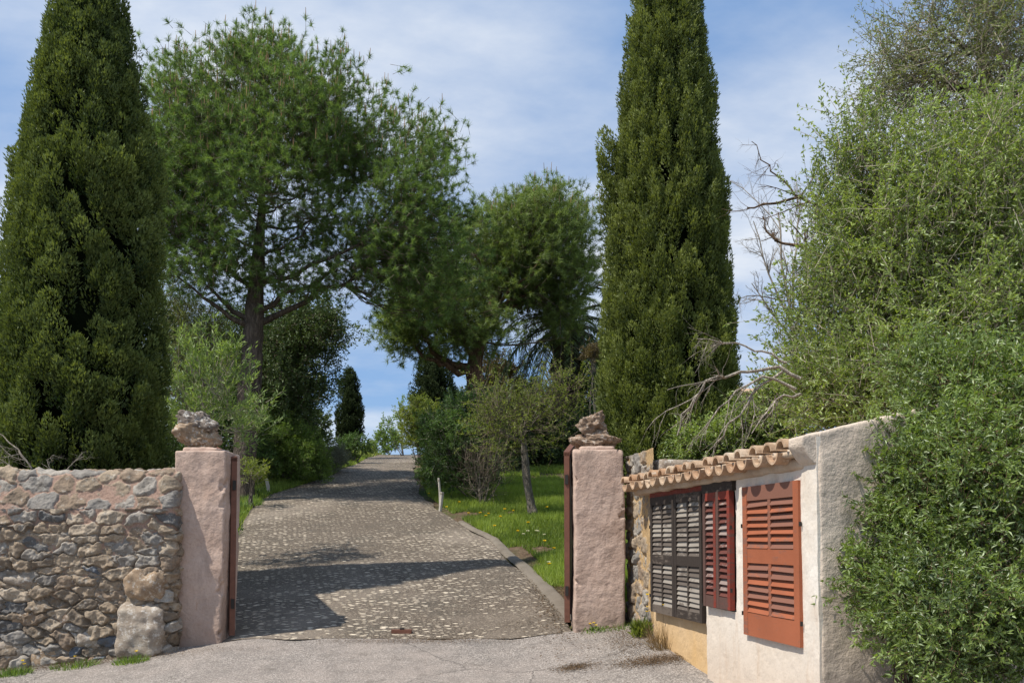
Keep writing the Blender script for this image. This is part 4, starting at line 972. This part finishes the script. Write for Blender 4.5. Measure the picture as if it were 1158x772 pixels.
# crest
shrub('crest_bush', 'bright leafy bush on the crest left of the lime green shrub', 'bush', 441, 512, 40, [blob(438, 500, 40, 17, 12, .7, 50)], 'bush', .09, .045, 5, 16, 80, tl=.3, stems=6)
shrub('lanky_sapling', 'lanky thin sapling with sparse leaves against the sky at the crest', 'sapling', 455, 512, 38, [blob(452, 478, 38, 12, 32, .5, 22), blob(440, 488, 38, 12, 14, .4, 10)], 'bush', .11, .05, 3, 9, 81, tl=.4, up=.9, stems=7, spread=.6)
shrub('lime_shrub', 'lime green shrub in front of the shaggy cypress', 'bush', 474, 512, 30, [blob(476, 474, 30, 25, 22, .7, 110), blob(470, 495, 30, 20, 14, .6, 50)], 'lime', .075, .03, 5, 16, 82, tl=.3, up=.7, stems=8)
shrub('low_shrub', 'low orange tinged shrub on the crest beside the slim cypress', 'bush', 420, 514, 42, [blob(418, 507, 42, 12, 6, .5, 26)], 'lime', .08, .04, 5, 14, 83, tl=.2, stems=5)
# right of the driveway
shrub('yellow_green_bush', 'low yellow green bush at the lawn edge beside the driveway', 'bush', 497, 560, 20.5, [blob(494, 530, 20.5, 20, 24, .55, 90)], 'lime', .05, .022, 6, 20, 84, tl=.22, stems=8, twm='twigl')
shrub('olive_bush', 'dense dark green bush with bare grey lower stems on the lawn', 'bush', 541, 570, 18.5, [blob(522, 492, 18.5, 44, 40, .9, 220), blob(512, 522, 18.5, 36, 30, .8, 90), blob(548, 520, 18.5, 26, 34, .6, 50), blob(545, 470, 18.5, 22, 20, .5, 40)], 'bushd', .075, .022, 6, 22, 85, tl=.28, up=.6, stems=20, bark='greybark', twm='twigl')
shrub('bare_shrub', 'tangle of bare grey twigs under the dense dark green bush', 'bush', 546, 572, 17.6, [blob(548, 535, 17.6, 30, 32, .5, 90)], 'bushd', .04, .015, 5, 1, 86, tl=.35, up=.8, stems=12, bark='greybark', twm='twig', r=.004)
# sapling with clear trunk
p0 = at(603, 590, 16.0); zb_ = hz(p0[0], 16.0)
tree('sparse_sapling', 'small tree with pale bare trunk and thin budding twigs on the lawn', 'small tree', [(p0[0], 16.0, zb_), at(597, 553, 16), at(594, 522, 16), at(592, 495, 16)], [.085, .075, .075, .045],
     [blob(595, 468, 16, 50, 46, .8, 100), blob(640, 450, 16, 30, 44, .6, 34), blob(558, 470, 16, 28, 44, .6, 36), blob(565, 500, 16, 30, 16, .5, 16)], dict(n=4, len=.42, up=.3, out=.4, r=.0045, rand=.8, scatter=.12, sec=.8), dict(n=14, L=.042, W=.018, spread=.8, up=.3, jit=.01), M['greybark'], M['twig'], M['lime'], 87, nprim=12, pr=.45)
# hedge masses behind the lawn
hb_ = [('oak', 566, 500, 26, 30, 40, 'dark evergreen shrub behind the dense dark green bush'), ('oak', 612, 505, 26.5, 32, 34, 'dark evergreen shrub behind the small budding tree'), ('oak', 655, 505, 25.5, 30, 34, 'dark evergreen shrub beside the palm trunk'), ('brown', 556, 435, 28, 32, 34, 'brownish leafy tree between the reddish pine trunk and the palm'), ('bushd', 668, 440, 26, 20, 50, 'green shrub between the palm trunk and the olive green cypress'), ('oak', 590, 460, 30, 36, 28, 'dark tree behind the brownish leafy tree')]
for k, (mt, px, py, Y, rx, rz_, lb) in enumerate(hb_):
    shrub('evergreen_shrub' if mt == 'oak' else 'leafy_shrub', lb, 'bush', px, 540, Y, [blob(px, py, Y, rx, rz_, 1.0, 190 if mt == 'oak' else 110), blob(px, min(py + 35, 520), Y, rx * .9, 20, .9, 60)], mt, .085, .04, 5, 20, 90 + k, tl=.35, stems=8, jit=.03)
shrub('rust_shrub', 'rust coloured shrub beside the olive green cypress', 'bush', 670, 440, 20, [blob(668, 402, 20, 8, 8, .2, 16)], 'brown', .06, .03, 5, 18, 99, tl=.15, stems=3)

# far treeline
rgf = np.random.default_rng(4)
# ---- right side: wild olive, mastic, twiggy tree
tree('wild_olive', 'large light green wild olive spreading behind the hut', 'tree', [at(1075, 620, 6.8), at(1070, 500, 6.8), at(1060, 400, 6.8), at(1050, 300, 6.8)], [.13, .11, .09, .06],
     [blob(1060, 270, 6.9, 105, 125, .9, 330), blob(992, 330, 7.0, 58, 80, .8, 140), blob(975, 190, 7.0, 30, 50, .5, 36), blob(1140, 250, 6.7, 90, 150, .9, 210), blob(945, 435, 7.1, 46, 46, .6, 110), blob(925, 350, 7.2, 30, 60, .5, 36), blob(955, 260, 7.2, 34, 70, .5, 50), blob(1000, 440, 6.9, 90, 60, .8, 220), blob(1110, 400, 6.5, 100, 90, .8, 260), blob(1210, 330, 6.8, 80, 170, .8, 120)],
     dict(n=7, len=.31, up=.6, out=.35, r=.0028, rand=.75, scatter=.10, sec=.7), dict(n=18, L=.038, W=.016, spread=.85, fwd=.6, up=.4, jit=.008), M['greybark'], M['twigl'], M['wild'], 101, nprim=26, pr=.5, gap=.35)
tree('twiggy_tree', 'tall grey green twiggy tree towering above the light green wild olive', 'tree', [at(1150, 640, 9), at(1145, 400, 9), at(1130, 200, 9), at(1110, 60, 9)], [.2, .17, .12, .05],
     [blob(1110, 60, 9, 85, 90, 1.3, 230), blob(1060, 40, 9, 60, 60, .9, 90), blob(1180, 120, 9, 70, 100, 1.2, 120), blob(1010, 90, 9.2, 34, 50, .5, 45), blob(1120, -70, 9, 90, 60, 1.2, 130)],
     dict(n=7, len=.38, up=.15, out=.4, r=.0035, rand=.9, scatter=.1, sec=.7), dict(n=13, L=.042, W=.013, spread=.9, up=.3, jit=.01), M['greybark'], M['twigl'], M['olive'], 102, nprim=18, gap=.3)
def mastic_extra(root, C, S0, Dt, Ln, rg): pass
tree('mastic_tree', 'glossy dark green mastic bush overhanging the street in front of the hut end', 'bush', [at(1022, 800, 4.75), at(1021, 720, 4.7), at(1016, 640, 4.7), at(1035, 560, 4.7), at(1070, 480, 4.7)], [.055, .05, .042, .036, .02],
     [blob(1090, 560, 4.6, 72, 80, .45, 330), blob(1090, 700, 4.3, 78, 75, .4, 330), blob(1120, 460, 4.9, 80, 60, .5, 300), blob(1030, 520, 4.9, 38, 40, .25, 90), blob(1005, 580, 4.85, 28, 28, .15, 42), blob(990, 645, 4.7, 22, 20, .12, 22), blob(1185, 600, 4.4, 50, 170, .4, 160), blob(1040, 660, 4.6, 32, 60, .25, 90), blob(1060, 440, 5.3, 60, 40, .35, 140)],
     dict(n=5, len=.20, up=.15, out=.5, r=.0016, rand=.75, scatter=.04, sec=.45), dict(n=18, L=.034, W=.0125, spread=.8, fwd=.55, up=.45, jit=.003), M['darkbark'], M['brownwood'], M['mastic'], 103, nprim=24, pr=.4, gap=.45)
shrub('leafy_shrub', 'bright green leafy shrub directly behind the tiled eave', 'bush', 840, 560, 9.6, [blob(850, 492, 9.6, 50, 22, .4, 120), blob(800, 505, 9.8, 40, 16, .35, 70), blob(885, 455, 9.4, 30, 26, .35, 60)], 'wild', .045, .02, 5, 18, 104, tl=.22, stems=10)

# ---- dead and bare branches
def branchy(name, label, cat, limbs, mat, seed, depth=3, n_kids=5, spread=.7, droop=0, part='branches', kr=1.0):
    rg = np.random.default_rng(seed); root = thing(name, label, cat, limbs[0][0][0]); b = MB()
    def rec(pts, r, d):
        b.tube(pts, np.linspace(r, r * .35, len(pts)), 5 if d > 1 else 4, caps=False)
        if d == 0: return
        L_ = np.linalg.norm(pts[-1] - pts[0])
        for k in range(n_kids):
            f = .25 + .75 * rg.random(); i = min(len(pts) - 2, int(f * (len(pts) - 1))); p = pts[i]; T = nrm(pts[i + 1] - pts[i])
            dd = nrm(T + rg.normal(size=3) * spread + np.array([0, 0, -droop])); ll = L_ * (.28 + .35 * rg.random()) * kr; ps = [p]
            for q in range(5): dd = nrm(dd + rg.normal(size=3) * .16 + np.array([0, 0, -droop * .2])); ps.append(ps[-1] + dd * ll / 5)
            rec(np.array(ps), r * (1 - f * .5) * .5, d - 1)
    for (ctrl, r) in limbs:
        c_ = np.array(ctrl); ts = np.linspace(0, len(c_) - 1, (len(c_) - 1) * 3 + 1); P = np.stack([np.interp(ts, range(len(c_)), c_[:, i]) for i in range(3)], 1)
        P[1:-1] += rg.normal(size=P[1:-1].shape) * .012; rec(P, r, depth)
    b.build(part, mat, root, smooth=True); return root
Y = 6.5
branchy('dead_branch', 'spray of pale dead branches drooping over the tiled eave', 'dead branch',
        [([at(905, 428, Y), at(872, 414, Y), at(835, 422, Y), at(800, 430, Y - .1), at(778, 460, Y - .1), at(766, 492, Y - .1)], 0.0149), ([at(900, 440, Y), at(860, 425, Y), at(820, 452, Y - .1), at(795, 485, Y - .1)], 0.0126), ([at(885, 420, Y), at(850, 445, Y), at(825, 480, Y - .15), at(812, 500, Y - .15)], 0.0115), ([at(890, 410, Y), at(865, 398, Y), at(830, 388, Y), at(788, 383, Y)], 0.0103), ([at(905, 445, Y - .1), at(880, 450, Y - .1), at(850, 490, Y - .2)], 0.0103)],
        M['deadwood'], 111, 2, 6, .45, .25)
Y = 7.6
branchy('dead_branch', 'brown broken dead limbs jutting from the wild olive against the sky', 'dead branch',
        [([at(965, 300, Y), at(930, 288, Y), at(905, 280, Y), at(876, 272, Y)], .026), ([at(960, 270, Y), at(935, 240, Y), at(905, 222, Y), at(870, 228, Y), at(845, 235, Y)], .020), ([at(900, 222, Y), at(880, 200, Y), at(862, 180, Y), at(850, 160, Y)], .009), ([at(880, 272, Y), at(868, 262, Y), at(862, 245, Y)], .014)],
        M['brownwood'], 112, 2, 7, .7, .1)
pb = at(905, 430, 17)
branchy('bare_tree', 'fine leafless tree against the sky between the olive green cypress and the wild olive', 'bare tree',
        [([(pb[0], 17, hz(pb[0], 17)), at(905, 430, 17), at(895, 360, 17), at(885, 300, 17), at(880, 240, 17)], .045), ([at(900, 380, 17), at(870, 310, 17), at(852, 250, 17)], .026), ([at(900, 370, 17), at(915, 300, 17), at(925, 230, 17)], .026), ([at(897, 350, 17), at(900, 280, 17), at(905, 215, 17)], .03), ([at(900, 390, 17), at(870, 350, 17), at(850, 320, 17)], .025)],
        M['deadwood'], 113, 3, 11, .45, -.03, kr=.6)
Y = 8.75
branchy('dry_twigs', 'bleached dry twigs sprawling behind the top of the rubble wall', 'dead bush',
        [([at(40, 545, Y), at(30, 520, Y), at(14, 500, Y), at(-6, 488, Y)], .012), ([at(70, 545, Y), at(80, 524, Y), at(95, 516, Y)], .007), ([at(30, 540, Y), at(10, 525, Y), at(-10, 515, Y)], .007), ([at(60, 540, Y), at(55, 520, Y), at(62, 514, Y)], .006)], M['deadwood'], 114, 2, 6, .7, 0)

# ---- wooden stakes
def stake(label, px, py0, px1, py1, Y, r):
    a = at(px, py0, Y); a[2] = hz(a[0], Y); b1 = at(px1, py1, Y)
    o = thing('wooden_stake', label, 'stake', a); b = MB(); b.tube([a - [0, 0, .1], (a + b1) / 2 + [.01, 0, 0], b1], [r, r * 1.05, r], 7, jag=.2); b.build('post', M['stake'], o)
    b = MB(); b.tube([b1 - (b1 - a) * .12, b1 - (b1 - a) * .06], [r * 1.25, r * 1.25], 7); b.build('tie_band', M['twigl'], o)
stake('short pale stake leaning at the verge near the pine trunk', 304, 560, 301, 541, 19.6, .035)
stake('tall pale stake at the driveway edge beside the yellow green bush', 497, 576, 500, 556, 17.0, .035)
stake('thin upper stake standing behind the tall pale stake', 498, 560, 496, 540, 17.3, .022)

# ---- houses far behind
def house(label, px0, px1, py_t, py_e, Y, depth):
    a = at(px0, py_e, Y); c = at(px1, py_e, Y); ze = a[2]; zt = at(px0, py_t, Y)[2]; zb = hz(a[0], Y) - .3
    r = thing('house', label, 'house', ((a[0] + c[0]) / 2, Y + depth / 2, zb))
    b = MB(); b.box((a[0], Y, zb), (c[0], Y + depth, ze)); b.build('wall', M['house'], r)
    b = MB(); x0 = a[0] - .3; x1 = c[0] + .3; y0 = Y - .3; y1 = Y + depth + .3; ym = (y0 + y1) / 2
    b.add([[x0, y0, ze + .01], [x1, y0, ze + .01], [x1, ym, zt], [x0, ym, zt], [x0, y1, ze + .01], [x1, y1, ze + .01]], [[0, 1, 2, 3], [3, 2, 5, 4], [1, 0, 4, 5]], [[0, 3, 4], [1, 5, 2]]); b.build('roof', M['tile'], r)
    for k in range(2):
        xm = a[0] + (c[0] - a[0]) * (.3 + .4 * k); b = MB(); b.box((xm - .45, Y - .03, ze - 1.6), (xm + .45, Y - .003, ze - .5)); f = b.build('window', M['stake'], r)
        b = MB(); b.box((xm - .36, Y - .04, ze - 1.52), (xm + .36, Y - .031, ze - .58)); g_ = b.build('pane', M['glass'], f)
        g_.location = (0, 0, 0)
        g_.data.transform(__import__('mathutils').Matrix.Translation(Vector(r.location) * -1)) if False else None
    return r
house('pale pink house barely visible behind the palm and shrubs', 600, 690, 450, 464, 46, 6)
house('pale house with clay roof glimpsed behind the dead branches', 815, 900, 425, 446, 30, 5)

# ------------------------------------------------------------------ grass, weeds, flowers, litter
rg = np.random.default_rng(200)
def blades(name, X, Y, hgt, wd, mat, parent=None, z=None, lean=.35, kind='stuff', tint=None):
    n_ = len(X); Z = (h(X, Y) if z is None else z) - .01
    P = np.stack([X, Y, Z], -1); D = np.stack([rg.normal(size=n_) * lean, rg.normal(size=n_) * lean, np.ones(n_)], -1)
    b = MB(); b.leaves(P, D, hgt * (.5 + .9 * rg.random(n_)), wd, rg.random(n_) if tint is None else tint, True); return tag(b.build(name, M[mat], parent), kind=kind)
N_ = 230000
Y_ = 8.7 + (25 - 8.7) * rg.random(N_) ** 1.15; X_ = redge(Y_) + .14 + (rg.random(N_) ** 1.1) * (4.0 + .1 * Y_)
pn = fbm(np.stack([X_, Y_, X_ * 0], -1), 1.1, 3, 6); dirt = (Y_ > 21.5) & (pn < .25)
keep_ = (pn > -.55) & ~dirt & ~((X_ < redge(Y_) + .34) & (Y_ < 13) & (pn < .05)) & ~((X_ > .5) & (Y_ < 9.9) & (X_ < 1.1) )
X_ = X_[keep_]; Y_ = Y_[keep_]; pn = pn[keep_]
gr = blades('grass', X_, Y_, .085 + .05 * sstep(-.2, .4, pn), .010 + .0004 * Y_, 'grass', tint=np.clip(.45 + .5 * pn + .5 * (rg.random(len(X_)) - .5), 0, 1))
gr['label'] = 'lush green grass of the lawn right of the driveway'
N_ = 30000; Y_ = 8.9 + 26 * rg.random(N_); X_ = ledge(Y_) - .05 - np.abs(rg.normal(size=N_)) * .55
gr = blades('grass', X_, Y_, .11, .014, 'grass'); gr['label'] = 'rough grass along the left driveway verge'
N_ = 9000; Y_ = 36 + 14 * rg.random(N_); X_ = np.where(rg.random(N_) < .5, ledge(Y_) - rg.random(N_) * 3, redge(Y_) + rg.random(N_) * 3)
gr = blades('grass', X_, Y_, .2, .04, 'lime'); gr['label'] = 'pale grass on the crest of the drive'
# tufts of weeds
def weed(name, label, x, y, n_, hgt, rad, mat, fl=0, w=.008, group=None, lean=.6, broad=False):
    z = hz(x, y); o = thing(name, label, 'weed', (x, y, z), group)
    a = rg.random(n_) * 6.283; r_ = rad * rg.random(n_) ** .7; X = x + r_ * np.cos(a); Y = y + r_ * np.sin(a) * .6
    P = np.stack([X, Y, h(X, Y)], -1); D = np.stack([(X - x) / rad * lean, (Y - y) / rad * lean, np.ones(n_)], -1) + rg.normal(size=(n_, 3)) * .3
    if broad: P[:, 2] += hgt * .6 * rg.random(n_)
    b = MB(); b.leaves(P, D, hgt * (.4 + .7 * rg.random(n_)) * (.45 if broad else 1), w, rg.random(n_), not broad); b.build('leaves', M[mat], o)
    if fl:
        A = np.stack([x + rg.normal(size=fl) * rad * .5, y + rg.normal(size=fl) * rad * .2, np.full(fl, z)], -1); T = A + np.stack([rg.normal(size=fl) * .03, rg.normal(size=fl) * .03, hgt * (1 + .5 * rg.random(fl))], -1)
        for a_, t_ in zip(A, T):
            b = MB(); b.sticks(a_[None], t_[None], .0018, .0012); b.build('stalk', M['straw'] if mat == 'straw' else M['bush'], o)
            k = 10; an = np.arange(k) * 6.283 / k; b = MB(); b.leaves(np.repeat(t_[None], k, 0), np.stack([np.cos(an), np.sin(an) - .4, .5 + 0 * an], -1), .017, .010, .5)
            b.build('flower_head', M['yellow'], o)
    return o
def ph(px, Y): return (px - 579) / 1000 * Y
weed('flowering_weed', 'low weed with yellow flowers at the foot of the pillar beside the hut', ph(672, 8.1), 8.1, 160, .06, .12, 'bush', 3, .012, broad=True)
weed('flowering_weed', 'yellow green leafy weed at the foot of the ochre rubble', ph(727, 7.75), 7.75, 420, .17, .10, 'lime', 3, .02, broad=True)
weed('dry_weed', 'brown dry weed against the ochre plaster under the black shutter', ph(752, 7.3), 7.3, 260, .30, .13, 'straw', 2, .004)
weed('dry_weed', 'small dry tuft between the yellow green weed and the ochre plaster', ph(742, 7.5), 7.52, 120, .16, .08, 'straw', 0, .004)
weed('grass_tuft', 'thin grass fringe at the foot of the pillar beside the hut', ph(698, 8.12), 8.12, 120, .07, .16, 'bush', 0, .005)
weed('wall_weed', 'green weed with a yellow flower below the large pale corner stone', ph(150, 7.72), 7.74, 300, .07, .16, 'bush', 1, .008)
weed('wall_weed', 'bushy green weed at the wall foot between the corner and the dandelions', ph(90, 7.8), 7.80, 300, .06, .22, 'bush', 1, .008)
weed('wall_weed', 'tuft of green weed with dandelion below the rubble wall at its far end', ph(22, 7.75), 7.72, 300, .08, .16, 'bush', 2, .008)
weed('crevice_weed', 'weed sprouting from a crevice halfway up the rubble wall', ph(72, 7.9), 7.93, 4, .02, .02, 'bush', 0, .008)
for k in range(26):
    Yw = 10.2 + 9 * (k / 26); weed('verge_weed', 'ragged green verge weed at the left edge of the driveway', float(ledge(Yw)) - .12 - .3 * rg.random(), Yw, 130, .16 + .14 * rg.random(), .22, 'bush' if k % 3 else 'lime', 0, .016, 'weeds along the left driveway edge', broad=bool(k % 2))
# dandelions and daisies on the lawn
def flower(kind, label, x, y, r, mats, group):
    z = hz(x, y); o = thing(kind, label, 'flower', (x, y, z), group); hh = .10 + .06 * rg.random()
    t_ = np.array([x + rg.normal() * .01, y, z + hh]); b = MB(); b.tube([(x, y, z), t_], [.003, .0025], 4); b.build('stalk', M['bush'], o)
    b = MB(); k = 12; an = np.arange(k) * 6.283 / k; b.leaves(np.repeat(t_[None], k, 0), np.stack([np.cos(an), np.sin(an) - .5, .55 + 0 * an], -1), r, r * .6, .5); b.leaves(np.repeat(t_[None] + [0, 0, .004], k, 0), np.stack([np.cos(an), np.sin(an) - .5, 1.2 + 0 * an], -1), r * .6, r * .5, .5); b.build('petals', M[mats], o)
dl = [(505, 576), (485, 560), (530, 582), (542, 581), (549, 584), (553, 583), (580, 581), (559, 597), (586, 604), (619, 576), (520, 569), (566, 588), (598, 592), (615, 612), (571, 577), (620, 640), (627, 622)]
for (px, py) in dl:
    v = (610 - py) / 1000.; Ys = np.linspace(9, 24, 600); Xs = (px - 579) / 1000 * Ys; i = int(np.argmin(abs(h(Xs, Ys) + .1 - (EYE + v * Ys)))); 
    flower('dandelion', 'yellow dandelion in the lawn beside the driveway', Xs[i], Ys[i], .032, 'yellow', 'dandelions on the lawn')
for (px, py) in [(592, 605), (597, 601), (606, 600), (609, 604), (621, 636), (616, 607)]:
    v = (610 - py) / 1000.; Ys = np.linspace(9, 24, 600); Xs = (px - 579) / 1000 * Ys; i = int(np.argmin(abs(h(Xs, Ys) + .1 - (EYE + v * Ys))))
    flower('daisy', 'cream daisy in the lawn beside the driveway', Xs[i], Ys[i], .03, 'cream_f', 'daisies on the lawn')
# litter
def litter(name, label, cx_, cy_, rx, ry, n_, sz=.012):
    X = cx_ + rg.normal(size=n_) * rx; Y = cy_ + rg.normal(size=n_) * ry; P = np.stack([X, Y, h(X, Y) + .012 + .006 * rg.random(n_)], -1)
    D = np.stack([rg.normal(size=n_), rg.normal(size=n_), rg.normal(size=n_) * .12], -1); b = MB(); b.leaves(P, D, sz * (.6 + rg.random(n_)), sz * .45, rg.random(n_), up=.9)
    o = b.build(name, M['litter']); tag(o, label, kind='stuff')
litter('leaf_litter', 'small patch of brown dead leaves on the asphalt', ph(650, 7.05), 7.05, .09, .05, 1100)
litter('leaf_litter', 'brown dead leaves and dirt below the ochre plaster', ph(742, 6.95), 6.98, .17, .08, 3200)
litter('leaf_litter', 'scattered dry bits along the gateway edge', ph(470, 8.1), 8.12, .45, .05, 2200, .01)
litter('leaf_litter', 'dry leaves gathered along the concrete strip', .45, 10.4, .14, 1.3, 4500, .02)
litter('leaf_litter', 'dirt and crumbs gathered along the foot of the rubble wall', -4.2, 7.86, .8, .07, 5000, .011)
litter('leaf_litter', 'thin scatter of dry crumbs across the street', -1.0, 7.5, 1.6, .35, 1500, .008)
litter('leaf_litter', 'crumbs of debris along the hut and pillar foot', 1.0, 7.75, .12, .35, 2200, .012)
print('scene built', sum(len(o.data.polygons) for o in bpy.data.objects if o.type == 'MESH'))
